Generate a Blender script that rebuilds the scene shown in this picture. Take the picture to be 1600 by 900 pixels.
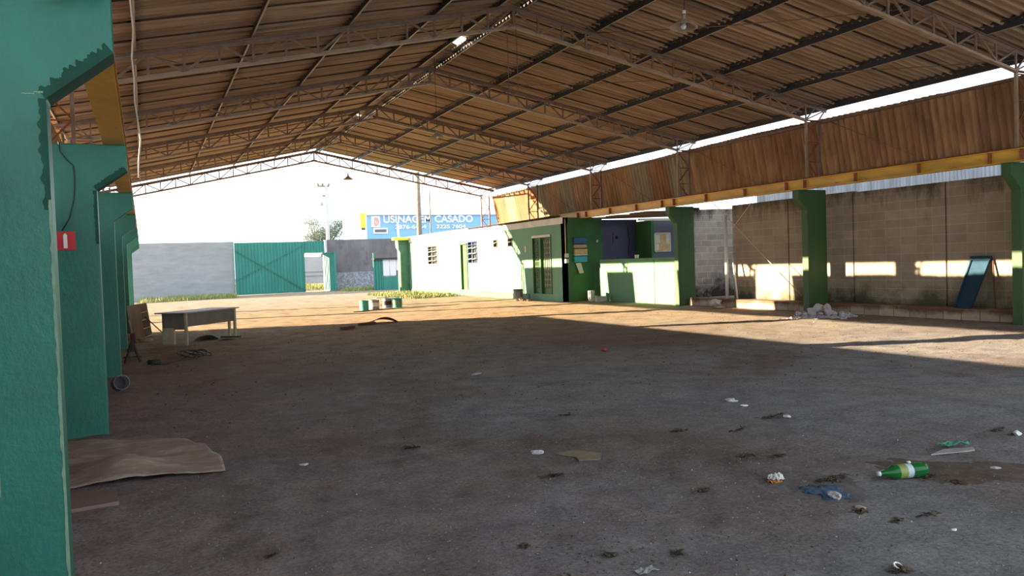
import bpy, math, random
from mathutils import Vector, Matrix, noise
random.seed(7)
for o in list(bpy.data.objects): bpy.data.objects.remove(o)
S = bpy.context.scene
COL = S.collection

# ------------------------------------------------------------------ camera
YAW, PITCH, ROLL, FPX = 0.4399, -0.0324, -0.0338, 1220.0
f = Vector((math.sin(YAW)*math.cos(PITCH), math.cos(YAW)*math.cos(PITCH), math.sin(PITCH)))
r = Vector((math.cos(YAW), -math.sin(YAW), 0)); u = r.cross(f)
r2 = math.cos(ROLL)*r + math.sin(ROLL)*u; u2 = -math.sin(ROLL)*r + math.cos(ROLL)*u
cd = bpy.data.cameras.new('camera'); cam = bpy.data.objects.new('camera', cd); COL.objects.link(cam)
cam.matrix_world = Matrix(((r2.x, u2.x, -f.x, 0), (r2.y, u2.y, -f.y, 0), (r2.z, u2.z, -f.z, 1.5), (0, 0, 0, 1)))
cd.sensor_width = 36; cd.lens = FPX/1600*36; cd.clip_start = 0.05; cd.clip_end = 600
S.camera = cam
# ------------------------------------------------------------------ sky, sun, exposure
SKY = 3.3
w = bpy.data.worlds.new('sky'); S.world = w; w.use_nodes = True
bg = w.node_tree.nodes['Background']; bg.inputs[0].default_value = (0.78, 0.89, 1.0, 1); bg.inputs[1].default_value = SKY
SLOPE = 0.206
sd = bpy.data.lights.new('sun', 'SUN'); sun = bpy.data.objects.new('sun', sd); COL.objects.link(sun)
sdir = Vector((0.908, -0.418, -SLOPE*0.908)).normalized()
sun.rotation_euler = sdir.to_track_quat('-Z', 'Y').to_euler()
sun.location = (-30, 20, 12)
sd.energy = 37; sd.color = (1.0, 0.77, 0.50); sd.angle = math.radians(0.3)
vs = S.view_settings
vs.view_transform = 'Standard'; vs.look = 'None'; vs.exposure = 0.0; vs.gamma = 1; vs.use_curve_mapping = False
S.cycles.max_bounces = 10; S.cycles.diffuse_bounces = 6

# ------------------------------------------------------------------ materials
def ramp(nt, fac, stops):
    n = nt.nodes.new('ShaderNodeValToRGB'); cr = n.color_ramp
    while len(cr.elements) > 1: cr.elements.remove(cr.elements[-1])
    cr.elements[0].position = stops[0][0]; cr.elements[0].color = (*stops[0][1], 1)
    for p, c in stops[1:]:
        e = cr.elements.new(p); e.color = (*c, 1)
    nt.links.new(fac, n.inputs[0]); return n.outputs[0]
def noise_n(nt, vec, scale, detail=6, rough=0.6, dist=0):
    n = nt.nodes.new('ShaderNodeTexNoise'); n.inputs['Scale'].default_value = scale
    n.inputs['Detail'].default_value = detail; n.inputs['Roughness'].default_value = rough
    n.inputs['Distortion'].default_value = dist
    nt.links.new(vec, n.inputs['Vector']); return n.outputs[0]
def mixc(nt, fac, a, b, mode='MIX'):
    n = nt.nodes.new('ShaderNodeMix'); n.data_type = 'RGBA'; n.blend_type = mode
    for s, v in ((n.inputs[0], fac), (n.inputs[6], a), (n.inputs[7], b)):
        if hasattr(v, 'is_linked') or hasattr(v, 'links'): nt.links.new(v, s)
        elif isinstance(v, (int, float)): s.default_value = v
        else: s.default_value = (*v, 1)
    return n.outputs[2]
def mapped(nt, scale=(1, 1, 1), kind='Object'):
    tc = nt.nodes.new('ShaderNodeTexCoord'); mp = nt.nodes.new('ShaderNodeMapping')
    mp.inputs['Scale'].default_value = scale
    nt.links.new(tc.outputs[kind], mp.inputs[0]); return mp.outputs[0]
def newmat(name):
    m = bpy.data.materials.new(name); m.use_nodes = True
    nt = m.node_tree; b = nt.nodes['Principled BSDF']; return m, nt, b
def bump(nt, b, h, strength, dist=0.01):
    n = nt.nodes.new('ShaderNodeBump'); n.inputs['Strength'].default_value = strength
    n.inputs['Distance'].default_value = dist
    nt.links.new(h, n.inputs['Height']); nt.links.new(n.outputs[0], b.inputs['Normal'])
def mat(name, c, rough=0.7, var=0.25, scale=3.0, c2=None, c2amt=(0.55, 0.7), metal=0.0, bmp=0.2, stretch=(1, 1, 1), bscale=40):
    m, nt, b = newmat(name)
    v = mapped(nt, stretch)
    n1 = noise_n(nt, v, scale)
    lo = tuple(x*(1-var) for x in c); hi = tuple(min(1, x*(1+var)) for x in c)
    col = ramp(nt, n1, [(0.3, lo), (0.7, hi)])
    if c2:
        n2 = noise_n(nt, v, scale*2.3, 8, 0.7)
        fac = ramp(nt, n2, [(c2amt[0], (0, 0, 0)), (c2amt[1], (1, 1, 1))])
        col = mixc(nt, fac, col, c2)
    nt.links.new(col, b.inputs['Base Color']); b.inputs['Roughness'].default_value = rough
    b.inputs['Metallic'].default_value = metal
    if bmp: bump(nt, b, noise_n(nt, v, bscale, 4), bmp)
    return m
def plain(name, c, rough=0.6, metal=0, spec=None):
    m, nt, b = newmat(name); b.inputs['Base Color'].default_value = (*c, 1)
    b.inputs['Roughness'].default_value = rough; b.inputs['Metallic'].default_value = metal
    return m

def dirt_mat():
    m, nt, b = newmat('dirt')
    v = mapped(nt)
    big = noise_n(nt, v, 0.28, 5, 0.55, 0.4)
    col = ramp(nt, big, [(0.30, (0.20, 0.155, 0.145)), (0.42, (0.245, 0.22, 0.21)), (0.52, (0.27, 0.27, 0.275)), (0.72, (0.30, 0.28, 0.255))])
    mid = noise_n(nt, v, 2.6, 10, 0.75)
    col = mixc(nt, 0.75, col, ramp(nt, mid, [(0.36, (0.62, 0.60, 0.59)), (0.62, (1.16, 1.15, 1.13))]), 'MULTIPLY')
    fine = noise_n(nt, v, 38, 8, 0.85)
    col = mixc(nt, 0.8, col, ramp(nt, fine, [(0.38, (0.42, 0.41, 0.42)), (0.5, (0.98, 0.98, 0.98)), (0.62, (1.42, 1.40, 1.38))]), 'MULTIPLY')
    sp = noise_n(nt, v, 14, 10, 0.85)
    spf = ramp(nt, sp, [(0.60, (0, 0, 0)), (0.67, (0.9, 0.9, 0.9))])
    col = mixc(nt, spf, col, (0.045, 0.038, 0.035))
    # sandier, paler tan dirt further down the shed and in the yard
    tc = nt.nodes.new('ShaderNodeTexCoord'); sx = nt.nodes.new('ShaderNodeSeparateXYZ')
    nt.links.new(tc.outputs['Object'], sx.inputs[0])
    mx = nt.nodes.new('ShaderNodeMapRange'); mx.inputs['From Min'].default_value = -0.5; mx.inputs['From Max'].default_value = 3.0
    wob = nt.nodes.new('ShaderNodeMath'); wob.operation = 'MULTIPLY_ADD'; wob.inputs[1].default_value = 3.0
    nt.links.new(noise_n(nt, v, .8, 8, .7), wob.inputs[0]); nt.links.new(sx.outputs['X'], wob.inputs[2])
    wob2 = nt.nodes.new('ShaderNodeMath'); wob2.operation = 'SUBTRACT'; wob2.inputs[1].default_value = 1.5; nt.links.new(wob.outputs[0], wob2.inputs[0])
    nt.links.new(wob2.outputs[0], mx.inputs['Value'])
    col = mixc(nt, 1.0, col, ramp(nt, mx.outputs[0], [(0.0, (1.28, 0.98, 0.95)), (1.0, (1.0, 1.0, 1.0))]), 'MULTIPLY')
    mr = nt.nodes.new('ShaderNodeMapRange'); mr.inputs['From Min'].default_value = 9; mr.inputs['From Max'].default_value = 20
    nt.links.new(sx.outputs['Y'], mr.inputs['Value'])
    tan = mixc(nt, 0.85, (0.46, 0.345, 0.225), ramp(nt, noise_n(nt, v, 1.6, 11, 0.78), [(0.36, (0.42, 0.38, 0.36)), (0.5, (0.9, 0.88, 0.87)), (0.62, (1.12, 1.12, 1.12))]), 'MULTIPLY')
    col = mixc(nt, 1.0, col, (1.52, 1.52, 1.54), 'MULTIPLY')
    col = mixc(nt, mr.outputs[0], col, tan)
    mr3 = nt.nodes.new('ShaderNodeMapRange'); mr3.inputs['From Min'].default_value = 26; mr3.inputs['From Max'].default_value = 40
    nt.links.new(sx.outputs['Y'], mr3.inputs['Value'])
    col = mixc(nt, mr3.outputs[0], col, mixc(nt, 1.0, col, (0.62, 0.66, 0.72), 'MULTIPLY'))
    col = mixc(nt, ramp(nt, noise_n(nt, v, 5, 11, 0.88), [(0.60, (0, 0, 0)), (0.68, (0.85, 0.85, 0.85))]), col, (0.06, 0.05, 0.042))
    nt.links.new(col, b.inputs['Base Color']); b.inputs['Roughness'].default_value = 0.95
    b.inputs['Specular IOR Level'].default_value = 0.15
    h = nt.nodes.new('ShaderNodeMath'); h.operation = 'ADD'
    nt.links.new(fine, h.inputs[0]); nt.links.new(sp, h.inputs[1])
    bump(nt, b, h.outputs[0], 1.0, 0.05)
    return m
M_dirt = dirt_mat()

def block_mat(name, axis, base, mortar, stainc, bw=0.4, bh=0.2, off=0.0, stain_h=0.9, boff=0.5, cv=0.18):
    m, nt, b = newmat(name)
    tc = nt.nodes.new('ShaderNodeTexCoord'); sx = nt.nodes.new('ShaderNodeSeparateXYZ')
    nt.links.new(tc.outputs['Object'], sx.inputs[0])
    cb = nt.nodes.new('ShaderNodeCombineXYZ')
    nt.links.new(sx.outputs[axis], cb.inputs[0]); nt.links.new(sx.outputs['Z'], cb.inputs[1])
    bt = nt.nodes.new('ShaderNodeTexBrick'); bt.offset = boff
    bt.inputs['Scale'].default_value = 1; bt.inputs['Brick Width'].default_value = bw
    bt.inputs['Row Height'].default_value = bh; bt.inputs['Mortar Size'].default_value = 0.008
    bt.inputs['Color1'].default_value = (*[x*(1-cv) for x in base], 1); bt.inputs['Color2'].default_value = (*[min(1, x*(1+cv)) for x in base], 1)
    bt.inputs['Mortar'].default_value = (*mortar, 1); bt.inputs['Bias'].default_value = 0
    nt.links.new(cb.outputs[0], bt.inputs['Vector'])
    v = mapped(nt)
    col = mixc(nt, 0.6, bt.outputs[0], ramp(nt, noise_n(nt, v, 1.2, 8, 0.7), [(0.3, (0.6, 0.6, 0.58)), (0.7, (1.25, 1.25, 1.25))]), 'MULTIPLY')
    mr = nt.nodes.new('ShaderNodeMapRange'); mr.inputs['From Min'].default_value = 0.2; mr.inputs['From Max'].default_value = stain_h
    mr.inputs['To Min'].default_value = 0.42; mr.inputs['To Max'].default_value = 0.0
    nt.links.new(sx.outputs['Z'], mr.inputs['Value'])
    ad = nt.nodes.new('ShaderNodeMath'); ad.operation = 'ADD'
    nt.links.new(mr.outputs[0], ad.inputs[0]); nt.links.new(noise_n(nt, v, 1.6, 8, 0.7), ad.inputs[1])
    col = mixc(nt, ramp(nt, ad.outputs[0], [(0.62, (0, 0, 0)), (0.9, (1, 1, 1))]), col, stainc)
    # damp drips below the coping
    mr2 = nt.nodes.new('ShaderNodeMapRange'); mr2.inputs['From Min'].default_value = 2.2; mr2.inputs['From Max'].default_value = 3.0
    mr2.inputs['To Min'].default_value = 0.0; mr2.inputs['To Max'].default_value = 0.33
    nt.links.new(sx.outputs['Z'], mr2.inputs['Value'])
    ad2 = nt.nodes.new('ShaderNodeMath'); ad2.operation = 'ADD'
    nt.links.new(mr2.outputs[0], ad2.inputs[0]); nt.links.new(noise_n(nt, mapped(nt, (1, 1, 0.35)), 2.2, 8, 0.7), ad2.inputs[1])
    col = mixc(nt, ramp(nt, ad2.outputs[0], [(0.68, (0, 0, 0)), (0.9, (1, 1, 1))]), col, stainc)
    nt.links.new(col, b.inputs['Base Color']); b.inputs['Roughness'].default_value = 0.9
    bump(nt, b, bt.outputs[1], -0.4, 0.01)
    return m
M_block = block_mat('concrete block', 'Y', (0.30, 0.255, 0.195), (0.37, 0.32, 0.25), (0.07, 0.065, 0.035), boff=0.0, cv=.09)
M_blockx = block_mat('concrete block end', 'X', (0.34, 0.29, 0.25), (0.48, 0.43, 0.38), (0.02, 0.015, 0.012), 0.4, 0.2, stain_h=1.35)
M_kerb = block_mat('kerb block', 'Y', (0.42, 0.34, 0.26), (0.12, 0.09, 0.07), (0.12, 0.07, 0.04), 0.4, 0.6, stain_h=0.05)
M_fence = mat('rendered wall', (0.25, 0.26, 0.265), 0.9, 0.12, 0.7, (0.19, 0.185, 0.185), (0.45, 0.85), stretch=(1, 1, 3.5))
M_fenced = mat('dark rendered wall', (0.13, 0.12, 0.125), 0.9, 0.25, 1.2, (0.05, 0.045, 0.05), (0.55, 0.8), stretch=(1, 1, 0.6))
M_stone = mat('rubble base', (0.24, 0.25, 0.27), 0.9, 0.5, 6, (0.1, 0.1, 0.11), (0.5, 0.62), bmp=0.6, bscale=12)
M_green = mat('green column paint', (0.018, 0.165, 0.112), 0.5, 0.35, 0.8, (0.012, 0.09, 0.055), (0.60, 0.74), bmp=0.5, bscale=22, stretch=(1, 1, 0.8))
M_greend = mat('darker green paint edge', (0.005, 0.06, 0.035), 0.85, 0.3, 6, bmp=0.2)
M_greenr = mat('olive green column paint', (0.035, 0.092, 0.03), 0.6, 0.15, 2, (0.02, 0.09, 0.03), (0.62, 0.8), bmp=0.2, stretch=(1, 1, 0.4))
M_scuff = mat('scraped paint', (0.20, 0.30, 0.21), 0.8, 0.2, 8)
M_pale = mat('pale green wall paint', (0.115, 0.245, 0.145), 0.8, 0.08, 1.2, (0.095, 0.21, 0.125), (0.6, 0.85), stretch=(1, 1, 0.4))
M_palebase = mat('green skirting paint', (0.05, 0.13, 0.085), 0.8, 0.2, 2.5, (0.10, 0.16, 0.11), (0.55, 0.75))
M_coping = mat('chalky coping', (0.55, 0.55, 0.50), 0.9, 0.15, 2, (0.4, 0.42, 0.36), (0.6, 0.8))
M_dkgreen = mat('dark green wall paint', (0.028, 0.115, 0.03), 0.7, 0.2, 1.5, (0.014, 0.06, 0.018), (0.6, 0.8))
M_blue = mat('dark blue wall paint', (0.05, 0.055, 0.10), 0.7, 0.2, 1.4, (0.03, 0.03, 0.06), (0.6, 0.8))
M_bluegrey = mat('blue grey wall paint', (0.10, 0.11, 0.135), 0.8, 0.1, 1.4)
M_roof = None
def roof_mat():
    m, nt, b = newmat('fibre cement sheet')
    v = mapped(nt, (0.25, 1, 1))
    col = ramp(nt, noise_n(nt, mapped(nt, (0.035, 1, 0.1)), 7, 6, 0.75), [(0.34, (0.15, 0.10, 0.066)), (0.5, (0.33, 0.235, 0.155)), (0.66, (0.44, 0.325, 0.22))])  # streaks along the sheets: weathering that also stands in for rib shading
    tc = nt.nodes.new('ShaderNodeTexCoord'); sx = nt.nodes.new('ShaderNodeSeparateXYZ'); nt.links.new(tc.outputs['Object'], sx.inputs[0])
    # each sheet weathers differently
    fl = nt.nodes.new('ShaderNodeMath'); fl.operation = 'SNAP'; fl.inputs[1].default_value = 1.062
    nt.links.new(sx.outputs['Y'], fl.inputs[0])
    fx = nt.nodes.new('ShaderNodeMath'); fx.operation = 'SNAP'; fx.inputs[1].default_value = 1.78
    nt.links.new(sx.outputs['X'], fx.inputs[0])
    cb = nt.nodes.new('ShaderNodeCombineXYZ'); nt.links.new(fl.outputs[0], cb.inputs[0]); nt.links.new(fx.outputs[0], cb.inputs[1])
    wn = nt.nodes.new('ShaderNodeTexWhiteNoise'); wn.noise_dimensions = '2D'; nt.links.new(cb.outputs[0], wn.inputs['Vector'])
    col = mixc(nt, 0.7, col, ramp(nt, wn.outputs[0], [(0, (0.72, 0.72, 0.72)), (1, (1.12, 1.1, 1.05))]), 'MULTIPLY')
    nt.links.new(col, b.inputs['Base Color']); b.inputs['Roughness'].default_value = 0.85
    return m
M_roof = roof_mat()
def clad_mat():
    m, nt, b = newmat('brown corrugated cladding')
    tc = nt.nodes.new('ShaderNodeTexCoord'); sx = nt.nodes.new('ShaderNodeSeparateXYZ'); nt.links.new(tc.outputs['Object'], sx.inputs[0])
    fl = nt.nodes.new('ShaderNodeMath'); fl.operation = 'SNAP'; fl.inputs[1].default_value = 1.062
    nt.links.new(sx.outputs['Y'], fl.inputs[0])
    wn = nt.nodes.new('ShaderNodeTexWhiteNoise'); wn.noise_dimensions = '1D'; nt.links.new(fl.outputs[0], wn.inputs['W'])
    col = ramp(nt, wn.outputs[0], [(0.0, (0.30, 0.16, 0.075)), (0.5, (0.36, 0.20, 0.09)), (0.8, (0.40, 0.24, 0.11)), (0.86, (0.30, 0.26, 0.16))])
    st = noise_n(nt, mapped(nt, (1, 1, 0.15)), 5, 7, 0.7)
    col = mixc(nt, 0.8, col, ramp(nt, st, [(0.3, (0.42, 0.38, 0.36)), (0.65, (1.2, 1.25, 1.3))]), 'MULTIPLY')
    nt.links.new(col, b.inputs['Base Color']); b.inputs['Roughness'].default_value = 0.8
    return m
M_clad = clad_mat()
M_steel = mat('brown primed steel', (0.17, 0.115, 0.08), 0.55, 0.35, 5, (0.24, 0.10, 0.05), (0.55, 0.7), bmp=0)
M_purlin = mat('grey steel purlin', (0.34, 0.30, 0.26), 0.45, 0.3, 3, (0.25, 0.13, 0.07), (0.62, 0.75), bmp=0, stretch=(1, 0.3, 1))
M_beam = mat('yellow crane beam paint', (0.62, 0.36, 0.045), 0.5, 0.25, 2, (0.25, 0.09, 0.03), (0.62, 0.72), bmp=0, stretch=(1, 0.5, 2))
M_rust = mat('rusted steel', (0.23, 0.075, 0.03), 0.8, 0.3, 8, bmp=0.3)
M_galv = mat('galvanised sheet', (0.58, 0.66, 0.76), 0.5, 0.3, 1.5, (0.26, 0.30, 0.36), (0.55, 0.7), metal=0.0, bmp=0, stretch=(1, 3, 0.1))
M_gate = mat('teal green gate paint', (0.018, 0.165, 0.13), 0.5, 0.15, 2, bmp=0, stretch=(1, 1, 0.3))
M_gatedk = plain('dark teal gate frame', (0.008, 0.13, 0.10), 0.5)
M_white = plain('white paint', (0.78, 0.78, 0.76), 0.5)
M_plastic = plain('white plastic pipe', (0.62, 0.62, 0.64), 0.4)
M_wood = mat('grey laminate board', (0.20, 0.165, 0.145), 0.6, 0.15, 4, stretch=(1, 1, 0.3))
M_woodtop = mat('worn pale laminate', (0.42, 0.39, 0.36), 0.5, 0.15, 3)
M_cream = mat('cream painted metal', (0.48, 0.43, 0.32), 0.6, 0.2, 4)
M_ply = mat('bare plywood', (0.38, 0.27, 0.17), 0.8, 0.2, 3, (0.3, 0.17, 0.08), (0.6, 0.75), stretch=(3, 3, 0.4))
M_dkwood = mat('dark brown wood', (0.11, 0.045, 0.025), 0.8, 0.3, 5)
M_card = mat('dusty warped hardboard', (0.33, 0.235, 0.185), 0.85, 0.3, 1.6, (0.52, 0.47, 0.42), (0.5, 0.75), stretch=(0.8, 2.2, 1), bmp=0.3)
M_tile = mat('reddish floor board', (0.21, 0.135, 0.115), 0.75, 0.15, 4)
M_black = plain('black rubber', (0.02, 0.02, 0.022), 0.6)
M_rubber = mat('dusty black metal', (0.04, 0.038, 0.04), 0.7, 0.4, 8)
M_red = plain('red sign paint', (0.55, 0.015, 0.02), 0.5)
M_bluep = mat('weathered blue paint', (0.012, 0.045, 0.08), 0.95, 0.25, 4, (0.05, 0.06, 0.06), (0.62, 0.78))
M_bluebright = plain('bright blue plastic', (0.02, 0.20, 0.62), 0.5)
M_teal = plain('turquoise plastic', (0.02, 0.30, 0.38), 0.5)
M_paper = mat('yellowed paper', (0.55, 0.52, 0.42), 0.9, 0.1, 6)
M_cork = mat('cork board', (0.50, 0.33, 0.17), 0.9, 0.2, 9)
M_leaf = mat('dry brown leaves', (0.055, 0.036, 0.024), 0.9, 0.5, 30, (0.16, 0.12, 0.08), (0.5, 0.6))
M_clod = mat('dirt crumbs', (0.19, 0.175, 0.165), 0.95, 0.5, 12)
M_rock = mat('pale rubble', (0.48, 0.45, 0.47), 0.9, 0.25, 10, bmp=0.5)
M_rockb = mat('brown rubble', (0.34, 0.26, 0.18), 0.9, 0.25, 10, bmp=0.5)
M_grass = mat('grass', (0.20, 0.22, 0.07), 0.8, 0.4, 3)
M_foliage = mat('hazy tree leaves', (0.17, 0.19, 0.12), 0.8, 0.35, 2)
M_bark = mat('tree bark', (0.16, 0.13, 0.10), 0.9, 0.3, 4)
M_bblue = mat('sky blue facade', (0.17, 0.36, 0.60), 0.7, 0.06, 0.5, bmp=0)
M_tblue = plain('glazed blue window frame', (0.02, 0.05, 0.17), 0.4)
M_yellow = plain('yellow sign board', (0.85, 0.80, 0.03), 0.5)
M_glass = plain('dark window glass', (0.07, 0.08, 0.08), 0.15)
M_lampsh = mat('enamel lamp shade', (0.36, 0.29, 0.20), 0.35, 0.15, 8, bmp=0)
M_concrete = mat('cast concrete', (0.42, 0.42, 0.44), 0.85, 0.15, 2)
M_pot = plain('white emblem', (0.80, 0.80, 0.80), 0.6)
M_pink = plain('faded red emblem', (0.55, 0.16, 0.20), 0.6)
M_greyfence = mat('grey street wall', (0.30, 0.30, 0.30), 0.9, 0.15, 0.5)
M_rooftile = mat('brown roof tile sheet', (0.22, 0.13, 0.085), 0.85, 0.3, 3)
def glass_green(name, c, tr):
    m, nt, b = newmat(name); b.inputs['Base Color'].default_value = (*c, 1); b.inputs['Roughness'].default_value = 0.12
    b.inputs['Transmission Weight'].default_value = tr; b.inputs['IOR'].default_value = 1.3
    return m
M_bottle = glass_green('green bottle plastic', (0.015, 0.17, 0.04), 0.4)

# ------------------------------------------------------------------ mesh builder
class MB:
    def __init__(s): s.v = []; s.f = []; s.m = []; s.sm = []
    def add(s, vs, fs, mi=0, smooth=False):
        o = len(s.v); s.v += [tuple(p) for p in vs]
        for q in fs: s.f.append(tuple(i+o for i in q)); s.m.append(mi); s.sm.append(smooth)
        return s
    def box(s, a, b, mi=0):
        x0, y0, z0 = a; x1, y1, z1 = b
        if x0 > x1: x0, x1 = x1, x0
        if y0 > y1: y0, y1 = y1, y0
        if z0 > z1: z0, z1 = z1, z0
        vs = [(x, y, z) for x in (x0, x1) for y in (y0, y1) for z in (z0, z1)]
        return s.add(vs, [(0, 1, 3, 2), (4, 6, 7, 5), (0, 4, 5, 1), (2, 3, 7, 6), (0, 2, 6, 4), (1, 5, 7, 3)], mi)
    def bar(s, p, q, wd, hg, up=(0, 0, 1), mi=0):
        p = Vector(p); q = Vector(q); d = (q-p).normalized(); up = Vector(up)
        if abs(d.dot(up)) > 0.98: up = Vector((0, 1, 0))
        sd_ = d.cross(up).normalized(); up = sd_.cross(d).normalized()
        vs = []
        for c in (p, q):
            for a, b in ((-1, -1), (1, -1), (1, 1), (-1, 1)): vs.append(c+sd_*a*wd/2+up*b*hg/2)
        return s.add(vs, [(3, 2, 1, 0), (4, 5, 6, 7), (0, 1, 5, 4), (1, 2, 6, 5), (2, 3, 7, 6), (3, 0, 4, 7)], mi)
    def angle(s, p, q, wd, t, up=(0, 0, 1)):
        s.bar(p, q, wd, t, up)
        p = Vector(p); q = Vector(q); d = (q-p).normalized(); up = Vector(up); sd_ = d.cross(up).normalized(); up = sd_.cross(d).normalized()
        return s.bar(p+up*wd/2, q+up*wd/2, t, wd, up)
    def tube(s, pts, rad, n=8, caps=True, mi=0):
        pts = [Vector(p) for p in pts]; rs = rad if isinstance(rad, (list, tuple)) else [rad]*len(pts)
        vs = []; ref = Vector((0.31, 0.17, 0.93))
        for i, p in enumerate(pts):
            d = (pts[min(i+1, len(pts)-1)]-pts[max(i-1, 0)]).normalized()
            a = d.cross(ref)
            if a.length < 0.05: a = d.cross(Vector((1, 0, 0)))
            a.normalize(); b = d.cross(a)
            for k in range(n):
                t = 2*math.pi*k/n; vs.append(p+(a*math.cos(t)+b*math.sin(t))*rs[i])
        fs = []
        for i in range(len(pts)-1):
            for k in range(n): fs.append((i*n+k, i*n+(k+1) % n, (i+1)*n+(k+1) % n, (i+1)*n+k))
        if caps: fs.append(tuple(range(n-1, -1, -1))); fs.append(tuple((len(pts)-1)*n+k for k in range(n)))
        return s.add(vs, fs, mi, True)
    def lathe(s, prof, n=24, M=None, mi=0):
        vs = []
        for rr, z in prof:
            for k in range(n):
                t = 2*math.pi*k/n; p = Vector((rr*math.cos(t), rr*math.sin(t), z)); vs.append(M @ p if M else p)
        fs = []
        for i in range(len(prof)-1):
            for k in range(n): fs.append((i*n+k, i*n+(k+1) % n, (i+1)*n+(k+1) % n, (i+1)*n+k))
        return s.add(vs, fs, mi, True)
    def prism(s, poly, axis, a, b, mi=0):
        # poly: list of 2D points in the plane normal to axis ('X': (y,z), 'Y': (x,z), 'Z': (x,y))
        def P(p, t): return (t, p[0], p[1]) if axis == 'X' else ((p[0], t, p[1]) if axis == 'Y' else (p[0], p[1], t))
        n = len(poly); vs = [P(p, a) for p in poly]+[P(p, b) for p in poly]
        fs = [tuple(range(n)), tuple(range(2*n-1, n-1, -1))]+[(i, i+n, (i+1) % n+n, (i+1) % n) for i in range(n)]
        return s.add(vs, fs, mi)
    def build(s, name, mats, parent=None, bevel=0, origin=None):
        me = bpy.data.meshes.new(name)
        off = Vector(origin) if origin else Vector((0, 0, 0))
        me.from_pydata([tuple(Vector(p)-off) for p in s.v], [], s.f)
        for m in (mats if isinstance(mats, (list, tuple)) else [mats]): me.materials.append(m)
        me.polygons.foreach_set('material_index', s.m); me.polygons.foreach_set('use_smooth', s.sm)
        me.update()
        o = bpy.data.objects.new(name, me); COL.objects.link(o); o.location = off
        if parent: o.parent = parent
        if bevel:
            b = o.modifiers.new('bevel', 'BEVEL'); b.width = bevel; b.segments = 2; b.limit_method = 'ANGLE'
        return o
def fixn(o):
    import bmesh
    bm = bmesh.new(); bm.from_mesh(o.data); bmesh.ops.recalc_face_normals(bm, faces=bm.faces); bm.to_mesh(o.data); bm.free(); return o
def tag(o, label, cat, group=None, kind=None):
    o['label'] = label; o['category'] = cat
    if group: o['group'] = group
    if kind: o['kind'] = kind
    return o
def struct(o, label=None, cat=None):
    o['kind'] = 'structure'
    if label: o['label'] = label
    if cat: o['category'] = cat
    return o
def empty(name, loc=(0, 0, 0), label=None, cat=None, group=None, rz=0):
    o = bpy.data.objects.new(name, None); COL.objects.link(o); o.location = loc; o.rotation_euler = (0, 0, rz)
    o.empty_display_size = 0.2
    if label: tag(o, label, cat, group)
    return o
def copy_tree(o, parent=None):
    c = o.copy(); COL.objects.link(c)
    if parent: c.parent = parent
    for ch in [x for x in bpy.data.objects if x.parent == o]: copy_tree(ch, c)
    return c
ORD = ['first', 'second', 'third', 'fourth', 'fifth', 'sixth', 'seventh', 'eighth', 'ninth', 'tenth']

# ------------------------------------------------------------------ ground
def smooth(t): t = max(0, min(1, t)); return t*t*(3-2*t)
def gbase(x): t = min(1, max(0, x/14)); return -0.15*(1-t)
def gh(x, y):
    z = gbase(x)
    near = 1-smooth((y-9)/14)
    n = noise.fractal(Vector((x*0.9, y*0.9, 0)), 0.8, 2.1, 4)*0.010
    n += noise.fractal(Vector((x*4.5, y*4.5, 3)), 0.7, 2.1, 3)*0.010*near
    n += abs(noise.noise(Vector((x*11, y*11, 5))))*0.007*near
    n += noise.fractal(Vector((x*2.3, y*2.3, 8)), 0.9, 2.2, 4)*0.011*(1-smooth((y-30)/20))
    rut = noise.noise(Vector((x*0.35+y*0.75, x*0.25, 9)))
    n += -0.018*max(0, 1-abs(rut)*7)*0.6
    return z+n
def axis_pts(segs):
    out = []
    for a, b, st in segs:
        k = max(1, round((b-a)/st)); out += [a+(b-a)*i/k for i in range(k)]
    out.append(segs[-1][1]); return out
xs = axis_pts([(-60, -6, 6), (-6, -1.2, .6), (-1.2, 6.5, .05), (6.5, 15.3, .14), (15.3, 24, 1.2), (24, 90, 8)])
ys = axis_pts([(-14, 1.8, 1.2), (1.8, 8, .05), (8, 16, .13), (16, 32, .16), (32, 40, .4), (40, 66, 1.5), (66, 170, 8)])
g = MB(); nx = len(xs)
gv = [(x, y, gh(x, y)) for y in ys for x in xs]
gf = [(j*nx+i, j*nx+i+1, (j+1)*nx+i+1, (j+1)*nx+i) for j in range(len(ys)-1) for i in range(nx-1)]
g.add(gv, gf, 0, True)
struct(g.build('floor', M_dirt))

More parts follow.
